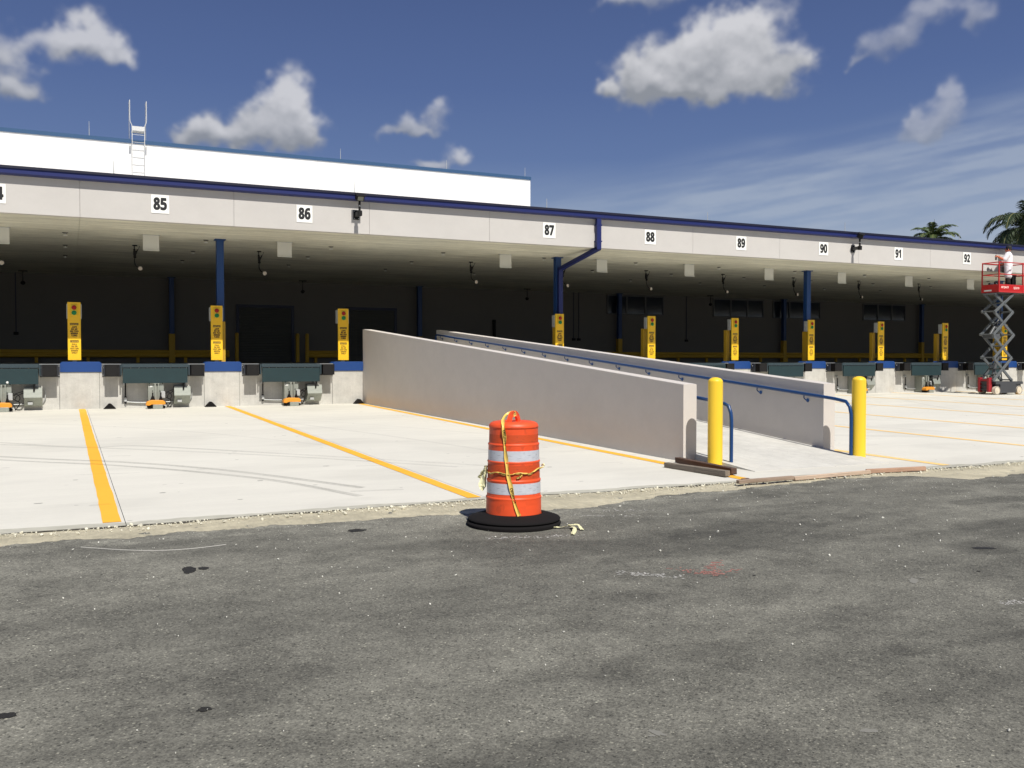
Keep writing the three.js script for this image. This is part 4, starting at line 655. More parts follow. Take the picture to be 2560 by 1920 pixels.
// ---------------------------------------------------------------- roof things: ladder, lightning rods, floodlights
{
  const t = thing('roof_ladder', 'white metal roof ladder against the tall warehouse wall above sign 85', 'ladder', [2.81, 0, ZB + 0.22]);
  for (const s of [-1, 1]) {
    part('side_rail', rbox(s * 0.24 - 0.013, s * 0.24 + 0.013, 5.75, 10.85, -0.025, 0.025, 0.005, 1), M.ladder, t);
    part('grab_rail', path([[s * 0.24, 10.80, 0], [s * 0.245, 10.95, 0], [s * 0.31, 11.1, 0], [s * 0.32, 11.3, 0], [s * 0.32, 11.93, 0], [s * 0.32, 11.98, -0.06], [s * 0.32, 11.93, -0.5], [s * 0.32, 10.5, -0.55]], 0.014, 60, 8, 0.2), M.ladder, t);
    part('stand_off', join([box(s * 0.3 - 0.05, s * 0.3 + 0.03, 10.1, 10.14, -0.2, 0.0), box(s * 0.3 - 0.05, s * 0.3 + 0.03, 7.8, 7.84, -0.2, 0)]), M.ladder, t);
  }
  for (let y = 6.0; y < 10.8; y += 0.305) part('rung', rod([-0.24, y, 0], [0.24, y, 0], 0.009, 0.009, 8), M.ladder, t);
  part('top_plate', rbox(-0.25, 0.25, 10.74, 10.92, -0.02, 0.03, 0.004, 1), M.ladder, t);
  part('landing', box(-0.25, 0.25, 10.74, 10.76, -0.5, -0.02), M.ladder, t);
  let r0; const rods = [[0.97, 10.41, ZB - 0.1, 0.61, 'on the warehouse roof left of the ladder'], [11.38, 10.41, ZB - 0.1, 0.5, 'on the warehouse roof above sign 86'], [16.54, 10.41, ZB - 0.1, 0.45, 'on the warehouse roof near its right end'], [20.72, 10.41, ZB - 0.1, 0.45, 'on the right corner of the warehouse roof'],
    [1.15, 5.915, 1.8, 0.4, 'on the canopy edge just left of the ladder'], [7.35, 5.915, 1.8, 0.4, 'on the canopy edge over the left floodlight'], [13.43, 5.915, 1.8, 0.36, 'on the canopy edge left of the downspout'], [19.52, 5.915, 1.8, 0.36, 'on the canopy edge well right of the downspout'], [25.67, 5.915, 1.8, 0.4, 'on the canopy edge by the right floodlight'], [31.63, 5.915, 1.8, 0.38, 'on the canopy edge between the palms']];
  for (const [x, y, z, h, w] of rods) { const label = `thin pale lightning rod ${w}`; if (!r0) { r0 = thing('lightning_rod', label, 'lightning rod', [x, y, z], 0, 'lightning rods on the roof edges'); part('spike', rod([0, 0, 0], [0, 0.6, 0], 0.014, 0.006, 8), M.lightgrey, r0); part('base', lathe([[0, 0.03], [0.04, 0.02], [0.05, 0]], 12), M.lightgrey, r0); } else { const c = copy(r0, label, [x, y, z]); c.scale.y = h / 0.6; } }
  const flood = (x, turn, label) => {
    const t = thing('floodlight', label, 'floodlight', [x, 5.32, ZF], 0, 'black floodlights on the fascia');
    part('mount_plate', rbox(-0.085, 0.085, -0.13, 0.13, 0.001, 0.02, 0.004, 1), M.black, t);
    part('plate_bolt', join([[-0.06, 0.1], [0.06, 0.1], [-0.06, -0.1], [0.06, -0.1]].map(([a, c]) => rod([a, c, 0.02], [a, c, 0.034], 0.012, 0.012, 8))), M.steel, t);
    part('arm', rbox(-0.045, 0.045, -0.05, 0.06, 0.02, 0.30, 0.006), std(0.05, 0.05, 0.05, 0.5), t);
    part('knuckle', rbox(-0.055, 0.06, -0.07, 0.075, 0.28, 0.39, 0.012), M.black, t);
    part('neck', join([rod([0, 0.06, 0.335], [0, 0.33, 0.335], 0.032), rod([0, 0.2, 0.335], [0, 0.23, 0.335], 0.042)]), M.black, t);
    part('collar', rod([0, 0.19, 0.335], [0, 0.205, 0.335], 0.044), M.steel, t);
    const h = part('lamp_head', rbox(-0.115, 0.115, -0.075, 0.085, -0.09, 0.10, 0.03, 3), M.black, t); h.position.set(0.0, 0.43, 0.345); h.rotation.set(0.5, turn, 0);
    part('hood', rbox(-0.13, 0.13, 0.075, 0.10, -0.08, 0.14, 0.01), M.black, h); part('lens', box(-0.08, 0.08, -0.05, 0.06, 0.10, 0.104), std(0.20, 0.21, 0.17, 0.2), h);
    return t;
  };
  flood(7.31, 0.0, 'black floodlight on bent arm over the fascia right of sign 86');
  flood(25.72, 0.9, 'black floodlight on bent arm over the fascia between signs 90 and 91');
}
// ---------------------------------------------------------------- traffic drum and its tape
const DX = 3.885, DZ = 19.39, DY = ay(19.39);
{
  const t = thing('traffic_drum', 'orange and white striped traffic drum on a black rubber base on the asphalt', 'traffic drum', [DX, DY, DZ]);
  const oTex = colorTex(512, 512, (x, y) => { const v = 1 + (fbm(x * 0.02, y * 0.05, 4, 700) - 0.5) * 0.22; const dirt = sstep(0.62, 0.75, fbm(x * 0.03, y * 0.012, 5, 710)) * 0.35; return [0.84 * v * (1 - dirt * 0.6), 0.092 * v * (1 - dirt * 0.4), 0.02 * v]; });
  const wTex = colorTex(512, 512, (x, y) => { const cell = ((x % 64) < 2 || ((y % 85) < 2)) ? 0.94 : 1, v = cell * (0.93 + (fbm(x * 0.02, y * 0.02, 4, 720) - 0.5) * 0.14), sc = sstep(0.66, 0.7, fbm(x * 0.012, y * 0.09, 4, 730)) * 0.3; return [0.62 * v * (1 - sc), 0.645 * v * (1 - sc), 0.69 * v * (1 - sc)]; });
  const oM = new THREE.MeshPhysicalMaterial({ map: oTex, roughness: 0.5, clearcoat: 0.06, clearcoatRoughness: 0.4 }), oDull = new THREE.MeshStandardMaterial({ map: rep(oTex, 2, 1), color: new THREE.Color().setRGB(0.72, 0.78, 0.55), roughness: 0.6 }), wM = new THREE.MeshStandardMaterial({ map: rep(wTex, 5, 1), roughness: 0.35 });
  part('lower_tier', lathe([[0.258, 0.03], [0.270, 0.10], [0.2655, 0.12], [0.2645, 0.255], [0.2685, 0.262], [0.2685, 0.274], [0.263, 0.279], [0.2585, 0.284], [0.258, 0.32]], 72), oM, t);
  part('white_band', lathe([[0.2592, 0.313], [0.2578, 0.416]], 72), wM, t);
  part('middle_tier', lathe([[0.2575, 0.3], [0.2565, 0.424], [0.2605, 0.429], [0.2605, 0.440], [0.2555, 0.445], [0.2515, 0.449], [0.251, 0.50]], 72), oM, t);
  part('dull_band', lathe([[0.2518, 0.455], [0.2505, 0.585]], 72), oDull, t);
  part('middle_rim', lathe([[0.2495, 0.50], [0.2490, 0.602], [0.2535, 0.607], [0.2535, 0.617], [0.2485, 0.622], [0.2450, 0.625], [0.2445, 0.66]], 72), oM, t);
  part('white_band', lathe([[0.2465, 0.624], [0.2452, 0.723]], 72), wM, t);
  part('upper_tier', lathe([[0.2445, 0.62], [0.2432, 0.766], [0.2470, 0.771], [0.2470, 0.782], [0.2415, 0.787], [0.2365, 0.790], [0.2345, 0.93], [0.238, 0.932]], 72), oM, t);
  part('dull_band', lathe([[0.2372, 0.797], [0.2358, 0.873]], 72), oDull, t);
  part('lid', lathe([[0.230, 0.928], [0.237, 0.932], [0.239, 0.943], [0.235, 0.960], [0.222, 0.977], [0.200, 0.988], [0.165, 0.995], [0.13, 0.991], [0.10, 0.985], [0.05, 0.985], [0, 0.987]], 72), oM, t);
  // strap handle: a flat loop
  const hc = new THREE.CatmullRomCurve3([V(-0.088, 0.985, 0), V(-0.082, 1.01, 0), V(-0.052, 1.05, 0), V(0, 1.066, 0), V(0.052, 1.05, 0), V(0.082, 1.01, 0), V(0.088, 0.985, 0)]), hs = new THREE.Shape(); hs.moveTo(-0.012, -0.026); hs.lineTo(0.012, -0.026); hs.lineTo(0.012, 0.026); hs.lineTo(-0.012, 0.026);
  part('handle', new THREE.ExtrudeGeometry(hs, { steps: 36, extrudePath: hc }).rotateY(0.62), oM, t);
  part('rubber_base', lathe([[0.262, 0.03], [0.268, 0.108], [0.28, 0.118], [0.34, 0.102], [0.415, 0.080], [0.437, 0.072], [0.446, 0.060], [0.440, 0.050], [0.41, 0.048]], 72).translate(0.005, 0, 0), M.rubber, t);
  part('rubber_base', lathe([[0.30, 0.0], [0.30, 0.042], [0.42, 0.043], [0.450, 0.036], [0.456, 0.022], [0.450, 0.0]], 72).translate(-0.004, 0, 0.008), M.rubber, t);

  // tape: a ribbon along a list of frames [angle deg, radius, y, half width, twist deg]
  const tTex = canvasTex(1024, 64, (g, w, h) => { g.fillStyle = '#e8c462'; g.fillRect(0, 0, w, h); g.fillStyle = '#17140c'; g.font = 'bold 60px sans-serif'; g.textBaseline = 'middle'; g.lineWidth = 3; g.fillText('CAUTION', 40, 34); g.strokeText('CAUTION', 40, 34); });
  tTex.wrapS = THREE.RepeatWrapping;
  const tM = new THREE.MeshPhysicalMaterial({ map: tTex, roughness: 0.35, side: THREE.DoubleSide, transmission: 0.0 });
  const tM2 = new THREE.MeshStandardMaterial({ color: new THREE.Color().setRGB(0.72, 0.70, 0.42), roughness: 0.45, side: THREE.DoubleSide });
  const ribbon = (ctr, nrm, hw, seed, uLen) => {   // ctr: points, nrm: surface normals, hw: half widths
    const cc = new THREE.CatmullRomCurve3(ctr.map((p) => V(...p))), nn = new THREE.CatmullRomCurve3(nrm.map((p) => V(...p))), n = ctr.length * 14, P = [], U = [], I = [];
    for (let i = 0; i <= n; i++) { const t = i / n, c = cc.getPoint(t), T = cc.getTangent(t), N = nn.getPoint(t).normalize(), B = T.clone().cross(N).normalize(), w = hw * (0.75 + 0.5 * vnoise(t * 14, seed, 800)); for (let j = 0; j <= 4; j++) { const s = j / 4 - 0.5, o = c.clone().addScaledVector(B, s * 2 * w).addScaledVector(N, 0.006 * Math.cos(s * 5 + seed) + 0.008 * (vnoise(t * 20, j * 0.8 + seed, 801) - 0.5)); P.push(o.x, o.y, o.z); U.push(t * uLen, j / 4); } }
    for (let i = 0; i < n; i++) for (let j = 0; j < 4; j++) { const a = i * 5 + j; I.push(a, a + 1, a + 5, a + 1, a + 6, a + 5); }
    const g = new THREE.BufferGeometry(); g.setAttribute('position', new THREE.Float32BufferAttribute(P, 3)); g.setAttribute('uv', new THREE.Float32BufferAttribute(U, 2)); g.setIndex(I); g.computeVertexNormals(); return g;
  };
  const C0 = -25.6, pol = (a, r, y) => [DX + Math.sin((C0 + a) * R) * r, DY + y, DZ + Math.cos((C0 + a) * R) * r], nv = (a, y = 0) => [Math.sin((C0 + a) * R), y, Math.cos((C0 + a) * R)];
  const rAt = (y) => (y < 0.27 ? 0.269 : y < 0.44 ? 0.262 : y < 0.61 ? 0.256 : y < 0.78 ? 0.249 : 0.239) + 0.006, on = (a, y, o = 0) => pol(a, rAt(y) + o, y);
  top('caution_tape', ribbon([pol(30, 0.03, 1.04), pol(0, 0.02, 1.078), pol(-60, 0.07, 1.062), pol(-40, 0.15, 1.02), pol(-26, 0.225, 0.985), on(-22, 0.94, 0.006), on(-20, 0.84), on(-17, 0.72), on(-15, 0.62), on(-11, 0.5), on(-6, 0.4), on(-1, 0.3), on(6, 0.18), on(11, 0.12, 0.006)], [nv(0), nv(0, 1), nv(-30, 1), nv(-26, 1), nv(-24, 0.9), nv(-22, 0.2), nv(-10), nv(-40), nv(0), nv(-20), nv(10), nv(-6), nv(5), nv(11)], 0.0165, 3, 2.6), tM, 'yellow caution tape strip hanging down the front of the orange drum from its handle', 'caution tape');
  const band = [], bn = []; for (let a = -95; a <= 95; a += 13) { band.push(pol(a, 0.262 + (a > 85 ? 0.02 : 0), 0.512 + 0.008 * Math.sin(a * 0.13) + 0.045 * sstep(20, 95, a))); bn.push([nv(a)[0], Math.sin(a * 0.2) * 1.2, nv(a)[2]]); }
  const wb = thing('caution_tape', 'crumpled caution tape tied round the waist of the orange drum', 'caution tape');
  part('tape_band', ribbon(band, bn, 0.008, 7, 3), tM, wb);
  part('loose_end', [ribbon([pol(-84, 0.265, 0.53), pol(-86, 0.285, 0.46), pol(-84, 0.315, 0.37), pol(-80, 0.29, 0.34)], [nv(-10), nv(-60), nv(0), nv(-30)], 0.026, 9, 0.6), ribbon([pol(-86, 0.265, 0.54), pol(-90, 0.31, 0.48), pol(-92, 0.335, 0.44)], [nv(0), nv(30), nv(-20)], 0.018, 11, 0.35), ribbon([pol(-80, 0.268, 0.57), pol(-84, 0.275, 0.50), pol(-82, 0.285, 0.36)], [nv(20), nv(-20), nv(0)], 0.016, 12, 0.4), ribbon([pol(92, 0.27, 0.56), pol(86, 0.29, 0.575), pol(84, 0.285, 0.55)], [nv(40), nv(0), nv(10)], 0.011, 13, 0.2)], tM2, wb);
  part('tail', ribbon([pol(18, 0.262, 0.508), pol(12, 0.266, 0.485), pol(6, 0.264, 0.475)], [nv(0), nv(20), nv(0)], 0.008, 15, 0.2), tM, wb);
  const G = (x, z, h = 0.012) => [x, ay(z) + h, z];
  top('caution_tape', join([ribbon([G(4.02, 19.735, 0.035), G(4.10, 19.77, 0.02), G(4.18, 19.80, 0.012), G(4.25, 19.82, 0.025), G(4.28, 19.85, 0.02)], [[0, 1, 0], [0.4, 1, 0.5], [0, 1, 0.2], [0.2, 1, 0], [0, 1, 0]], 0.018, 17, 0.9), ribbon([G(4.25, 19.82, 0.03), G(4.31, 19.89, 0.045), G(4.31, 19.98, 0.012)], [[0.3, 1, 0], [0, 1, 0.6], [0, 1, 0]], 0.02, 18, 0.3), ribbon([G(4.27, 19.86, 0.02), G(4.22, 20.0, 0.035), G(4.12, 20.13, 0.01)], [[0, 1, 0.4], [0.5, 1, 0], [0, 1, 0]], 0.018, 19, 0.3)]), tM2, 'pale end of caution tape trailing on asphalt right of the drum base', 'caution tape');
}
// ---------------------------------------------------------------- timber
{
  const wood = (c, seed) => new THREE.MeshStandardMaterial({ map: colorTex(512, 256, (x, y) => { const v = 1 + (fbm(x * 0.012, y * 0.14, 5, seed) - 0.5) * 0.9 + (vnoise(x * 0.6, y * 0.9, seed + 7) - 0.5) * 0.2; return [c[0] * v, c[1] * v, c[2] * v]; }), roughness: 0.9 });
  const log = (name, a, b, w, h, mat, label, lift = 0) => {
    const L = Math.hypot(b[0] - a[0], b[1] - a[1]), g = new RoundedBoxGeometry(L, h, w, 3, 0.008), t = new THREE.Group(), p = g.attributes.position;
    for (let i = 0; i < p.count; i++) p.setXYZ(i, p.getX(i) + (vnoise(p.getY(i) * 60, p.getZ(i) * 60, 900) - 0.5) * 0.02, p.getY(i), p.getZ(i));
    const m = top(name, metre(g), mat, label, 'timber'); m.geometry.attributes.uv.array.forEach((v, i, arr) => { arr[i] = i % 2 ? v * 3 : v * 0.8; });
    m.position.set((a[0] + b[0]) / 2, (gy(a[1]) + gy(b[1])) / 2 + h / 2 + 0.004 + lift, (a[1] + b[1]) / 2); m.rotation.set(0, Math.atan2(-(b[1] - a[1]), b[0] - a[0]), 0); return m;
  };
  log('timber', [7.72, 16.42], [7.86, 17.62], 0.09, 0.078, wood([0.19, 0.16, 0.125], 950), 'weathered grey square timber, nearer of the two lying before the left ramp wall');
  log('timber', [8.22, 15.99], [8.06, 17.5], 0.09, 0.085, wood([0.085, 0.05, 0.036], 960), 'dark brown square timber, farther of the two lying before the left ramp wall');
  log('board', [7.50, 18.26], [8.42, 18.22], 0.07, 0.045, wood([0.30, 0.22, 0.16], 970), 'brown scrap board lying at the slab edge in front of the ramp', 0.02);
  log('wood_block', [7.78, 18.0], [7.90, 17.99], 0.05, 0.035, wood([0.12, 0.07, 0.05], 980), 'small dark wood block on the slab edge behind the scrap board');
  log('form_board', [8.46, 18.20], [9.9, 18.09], 0.045, 0.05, wood([0.50, 0.38, 0.28], 990), 'long pinkish form board along the slab edge right of the scrap board');
  log('form_board', [9.86, 18.06], [10.88, 18.16], 0.045, 0.06, wood([0.40, 0.25, 0.17], 995), 'reddish form board at the right end of the slab edge boards');
}
// ---------------------------------------------------------------- scissor lift
{
  const t = thing('scissor_lift', 'red and grey scissor lift raised beside the canopy at the right edge', 'scissor lift', [32.4, gy(2.5), 2.12]);   // local: x along the lift, z towards the yard, 0.76 wide
  const grey = std(0.10, 0.11, 0.115, 0.5), dark = std(0.045, 0.047, 0.052, 0.55), red = std(0.50, 0.022, 0.022, 0.42), red2 = std(0.30, 0.012, 0.018, 0.5), cream = std(0.60, 0.53, 0.42, 0.8);
  const Y = (y) => y - gy(2.5);
  part('chassis', join([rbox(0.22, 1.56, 0.10, 0.44, 0.06, 0.70, 0.015), rbox(0.05, 1.62, 0.40, 0.50, 0.02, 0.745, 0.012), rbox(0.30, 1.20, 0.06, 0.46, 0.70, 0.75, 0.01)]), dark, t);
  const fr = part('ladder_end', join([rbox(-0.16, 0.02, 0.1, 0.66, 0.10, 0.20, 0.012), rbox(-0.16, 0.02, 0.1, 0.66, 0.50, 0.60, 0.012), rbox(-0.14, -0.08, 0.52, 0.6, 0.15, 0.58, 0.01)]), red2, t);
  part('rung', join([0.2, 0.34, 0.48].map((y) => rod([-0.13, y, 0.18], [-0.13, y, 0.52], 0.016))), dark, fr);
  part('power_pack', join([rbox(-0.08, 0.14, 0.14, 0.62, 0.2, 0.5, 0.03), rod([0.02, 0.66, 0.16], [0.02, 0.72, 0.16], 0.05), rod([0.02, 0.66, 0.55], [0.02, 0.73, 0.55], 0.05)]), dark, t);
  const hub = std(0.66, 0.58, 0.45, 0.7);
  for (const [x, z] of [[0.14, 0.68], [1.42, 0.68], [0.14, 0.08], [1.42, 0.08]]) {
    const w = part('wheel', new THREE.CylinderGeometry(0.165, 0.165, 0.12, 28).rotateX(Math.PI / 2), cream, t); w.position.set(x, 0.165, z);
    part('hub', join([new THREE.CylinderGeometry(0.10, 0.10, 0.132, 24).rotateX(Math.PI / 2), new THREE.CylinderGeometry(0.045, 0.045, 0.16, 14).rotateX(Math.PI / 2)]), hub, w);
    part('tyre_edge', join([new THREE.TorusGeometry(0.152, 0.016, 8, 32).translate(0, 0, 0.056), new THREE.TorusGeometry(0.152, 0.016, 8, 32).translate(0, 0, -0.056)]), std(0.30, 0.27, 0.22, 0.9), w);
  }
  // scissor stack
  const xl = [0.02, 0.06, 0.0, 0.07, 0.10], xr = [1.11, 1.06, 1.17, 1.10, 1.08], ys = [0.53, 1.405, 2.305, 3.195, 3.87];
  for (const side of [0, 1]) for (let i = 0; i < 4; i++) {
    const z1 = side ? 0.66 : 0.10, z2 = side ? 0.60 : 0.16, y0 = Y(ys[i]), y1 = Y(ys[i + 1]);
    part('scissor_arm', join([beam([xl[i], y0, z1], [xr[i + 1], y1, z1], 0.05, 0.105, 0.01), rod([xl[i], y0, z1 - 0.035], [xl[i], y0, z1 + 0.035], 0.058, 0.058, 16)]), grey, t);
    part('scissor_arm', join([beam([xr[i], y0, z2], [xl[i + 1], y1, z2], 0.05, 0.105, 0.01), rod([xr[i], y0, z2 - 0.035], [xr[i], y0, z2 + 0.035], 0.058, 0.058, 16)]), grey, t);
  }
  for (let i = 0; i < 5; i++) for (const x of [xl[i], xr[i]]) part('cross_tube', rod([x, Y(ys[i]), 0.10], [x, Y(ys[i]), 0.66], 0.026, 0.026, 12), grey, t);
  for (let i = 0; i < 4; i++) part('cross_tube', rod([(xl[i] + xr[i + 1]) / 2, Y((ys[i] + ys[i + 1]) / 2), 0.06], [(xl[i] + xr[i + 1]) / 2, Y((ys[i] + ys[i + 1]) / 2), 0.70], 0.03, 0.03, 12), grey, t);
  part('lift_cylinder', join([rod([0.35, Y(0.75), 0.38], [0.70, Y(1.6), 0.38], 0.055), rod([0.15, Y(2.3), 0.38], [0.52, Y(2.75), 0.38], 0.06), rod([0.52, Y(2.75), 0.38], [0.72, Y(2.98), 0.38], 0.035), rbox(0.02, 0.45, Y(2.15), Y(2.32), 0.16, 0.60, 0.02)]), std(0.08, 0.085, 0.09, 0.4), t);
  part('hose', join([path([[0.6, Y(0.6), 0.3], [0.85, Y(0.85), 0.32], [0.95, Y(0.62), 0.3], [0.9, Y(0.5), 0.3]], 0.02), path([[0.3, Y(2.2), 0.45], [0.5, Y(2.5), 0.5], [0.4, Y(2.7), 0.45], [0.7, Y(2.9), 0.4]], 0.016), path([[0.72, Y(3.0), 0.4], [0.8, Y(3.3), 0.35], [0.7, Y(3.5), 0.42], [0.75, Y(3.85), 0.4]], 0.016)]), M.black, t);
  // platform: deck, toe boards, posts and rails
  const L0 = 0.12, L1 = 1.85, f0 = Y(3.93), f1 = Y(4.24), rt = Y(5.09), rm = Y(4.63);
  part('deck', rbox(L0, L1, f0 - 0.02, f0 + 0.07, 0.02, 0.74, 0.008), dark, t);
  const tex = canvasTex(1024, 160, (g, w, h) => { g.fillStyle = '#b4120f'; g.fillRect(0, 0, w, h); g.fillStyle = '#f6e6dc'; g.textBaseline = 'middle'; g.font = 'italic bold 82px sans-serif'; g.fillText('SKYJACK', 40, 62); g.font = 'bold 82px sans-serif'; g.fillText('SJ3219', 585, 74); });
  const tb = part('toe_board', join([rbox(L0, L1, f0, f1, 0.735, 0.757, 0.006), rbox(L0, L1, f0, f1, 0.003, 0.025, 0.006), rbox(L0 - 0.002, L0 + 0.02, f0, f1, 0.025, 0.735, 0.006), rbox(L1 - 0.02, L1 + 0.002, f0, f1, 0.025, 0.735, 0.006)]), red, t);
  part('lettering', new THREE.PlaneGeometry(1.36, 0.2125).translate(L0 + 0.75, f0 + 0.175, 0.7595), printMat(tex, 0.45), tb);
  part('end_label', box(L0 - 0.006, L0 - 0.003, f0 + 0.05, f0 + 0.11, 0.12, 0.45), M.whiteplastic, tb);
  for (const [x, z] of [[L0 + 0.02, 0.745], [L0 + 0.02, 0.015], [1.515, 0.745], [1.515, 0.015], [L1 - 0.02, 0.745], [L1 - 0.02, 0.015]]) part('guard_post', rbox(x - 0.022, x + 0.022, f0, rt, z - 0.022, z + 0.022, 0.006, 1), red, t);
  for (const y of [rt, rm]) for (const z of [0.745, 0.015]) part('guard_rail_bar', rod([L0, y, z], [L1, y, z], 0.02, 0.02, 12), red, t);
  for (const y of [rt, rm]) for (const x of [L0 + 0.02, L1 - 0.02]) part('guard_rail_bar', rod([x, y, 0.01], [x, y, 0.745], 0.02, 0.02, 12), red, t);
  part('control_box', join([rbox(1.22, 1.48, Y(4.78), Y(5.02), 0.05, 0.28, 0.02), rod([1.38, Y(5.02), 0.16], [1.38, Y(5.12), 0.16], 0.02), rod([1.22, Y(4.8), 0.12], [1.5, Y(4.72), 0.12], 0.025)]), std(0.12, 0.11, 0.10, 0.5), t);
  part('manual_tube', rod([0.5, Y(4.3), 0.05], [0.78, Y(4.3), 0.05], 0.05), dark, t);

  // things carried on the platform
  const bk = thing('paint_bucket', 'dark bucket at the left corner of the lift platform', 'bucket', [32.80, 4.0, 2.62]); part('pail', lathe([[0, 0], [0.11, 0], [0.135, 0.33], [0.142, 0.34], [0.13, 0.345], [0.105, 0.02]], 28), std(0.02, 0.022, 0.03, 0.5), bk); part('bail', path([[-0.135, 0.31, 0], [-0.1, 0.2, 0.13], [0, 0.17, 0.16], [0.1, 0.2, 0.13], [0.135, 0.31, 0]], 0.005, 24, 6), M.steel, bk);
  const bn = thing('tool_bin', 'tall black bin standing behind the person on lift platform', 'bin', [33.88, 4.0, 2.42]); part('bin_body', rbox(-0.11, 0.11, 0, 0.62, -0.11, 0.11, 0.02), M.rubber, bn); part('bin_lid', rbox(-0.12, 0.12, 0.62, 0.66, -0.12, 0.12, 0.012), M.black, bn);
  // two thin pointed grey shapes at the foot of the fascia
  let w0; for (const [x, h, w] of [[32.87, 0.165, 'left'], [33.06, 0.135, 'right']]) { const s = new THREE.Shape(); s.moveTo(-0.055, 0); s.lineTo(0.055, 0); s.lineTo(0.03, h * 0.6); s.lineTo(0.0, h); s.lineTo(-0.04, h * 0.55); top('fascia_blotch', new THREE.ExtrudeGeometry(s, { depth: 0.012, bevelEnabled: false }).translate(x, 4.815, ZF + 0.001), std(0.26, 0.24, 0.22, 0.8), `small grey pointed clip at the fascia foot behind the lift, ${w} one`, 'clip'); }
}
// ---------------------------------------------------------------- person on the lift
{
  const smin = (a, b, k) => { const h = clamp(0.5 + 0.5 * (b - a) / k); return b + (a - b) * h - k * h * (1 - h); };
  function capsules(list, size, center, res, k) {   // list of [ax,ay,az, bx,by,bz, ra, rb, (sx, sz squash)] -> surface
    const mc = new MarchingCubes(res, new THREE.MeshBasicMaterial(), false, false, 160000); mc.isolation = 0;
    const n = mc.size, bs = list.map((c) => { const A = V(c[0], c[1], c[2]), B = V(c[3], c[4], c[5]), d = B.clone().sub(A); return { A, d, l2: Math.max(1e-9, d.lengthSq()), ra: c[6], rb: c[7], sz: c[8] || 1 }; });
    for (let z = 0; z < n; z++) for (let y = 0; y < n; y++) for (let x = 0; x < n; x++) {
      const px = center[0] + (x / (n / 2) - 1) * size, py = center[1] + (y / (n / 2) - 1) * size, pz = center[2] + (z / (n / 2) - 1) * size; let D = 9;
      for (const b of bs) { const ax = px - b.A.x, ay = py - b.A.y, az = (pz - b.A.z), t = clamp((ax * b.d.x + ay * b.d.y + az * b.d.z) / b.l2), qx = ax - b.d.x * t, qy = ay - b.d.y * t, qz = (az - b.d.z * t) / b.sz; const d = Math.sqrt(qx * qx + qy * qy + qz * qz) - (b.ra + (b.rb - b.ra) * t); D = D > 8 ? d : smin(D, d, k); }
      mc.field[x + y * n + z * n * n] = -D;
    }
    mc.update(); const cnt = mc.count, g = new THREE.BufferGeometry();
    g.setAttribute('position', new THREE.BufferAttribute(new Float32Array(mc.positionArray.slice(0, cnt * 3)), 3)); const p = g.attributes.position; for (let i = 0; i < cnt; i++) p.setXYZ(i, center[0] + p.getX(i) * size, center[1] + p.getY(i) * size, center[2] + p.getZ(i) * size);
    const m = mergeVertices(g, 1e-5); m.computeVertexNormals(); return m;
  }
  const t = thing('person', 'person in white shirt and shorts with dark cap painting the fascia from the lift', 'person', [33.56, 4.0, 2.5], 26.7 * R);
  // local: -z is where the person faces, -x the person's left
  const skin = std(0.60, 0.17, 0.09, 0.6), cloth = new THREE.MeshStandardMaterial({ color: new THREE.Color().setRGB(0.84, 0.80, 0.82), bumpMap: rep(fineBump, 4), bumpScale: 0.003, roughness: 0.9 });
  const armL = [[-0.20, 1.46, 0, -0.30, 1.24, -0.12, 0.058, 0.048], [-0.30, 1.24, -0.12, -0.545, 1.345, -0.27, 0.055, 0.036]], armR = [[0.20, 1.46, 0, 0.27, 1.19, -0.06, 0.058, 0.046], [0.27, 1.19, -0.06, 0.20, 1.09, -0.29, 0.044, 0.031]];
  const hand = (w, dir, side) => {   // wrist, pointing direction; palm and five curled digits, one surface with the body
    const W = V(...w), D = V(...dir).normalize(), S = V(0, 1, 0).cross(D).normalize().multiplyScalar(side), U = D.clone().cross(S), at = (a, b, c) => { const q = W.clone().addScaledVector(D, a).addScaledVector(S, b).addScaledVector(U, c); return [q.x, q.y, q.z]; }, l = [[...at(0, 0, 0), ...at(0.085, 0, 0), 0.03, 0.034]];
    [-0.028, -0.009, 0.011, 0.030].forEach((o, i) => { const L = [0.062, 0.075, 0.07, 0.054][i]; l.push([...at(0.085, o, 0), ...at(0.085 + L * 0.55, o, -0.012), 0.0105, 0.0095], [...at(0.085 + L * 0.55, o, -0.012), ...at(0.085 + L * 0.75, o, -0.05), 0.0095, 0.008]); });
    l.push([...at(0.03, -0.032, 0), ...at(0.065, -0.058, -0.018), 0.013, 0.0115], [...at(0.065, -0.058, -0.018), ...at(0.10, -0.052, -0.035), 0.0115, 0.009]); return l;
  };
  part('body', capsules([[0, 1.0, 0.0, 0, 1.42, 0, 0.13, 0.14, 0.7], [0, 1.42, 0, 0, 1.55, -0.01, 0.06, 0.056], [-0.19, 1.46, 0, 0.19, 1.46, 0, 0.07, 0.07], ...armL, ...armR, ...hand([-0.545, 1.345, -0.27], [-0.9, 0.25, -0.5], 1), ...hand([0.20, 1.09, -0.29], [-0.2, -0.25, -1], -1), [-0.095, 0.95, 0, -0.11, 0.5, -0.01, 0.088, 0.056], [-0.11, 0.5, -0.01, -0.12, 0.1, 0.03, 0.055, 0.040], [0.095, 0.95, 0, 0.12, 0.5, -0.02, 0.088, 0.056], [0.12, 0.5, -0.02, 0.13, 0.1, 0.02, 0.055, 0.040]], 1.0, [-0.1, 0.98, -0.05], 132, 0.022), skin, t);
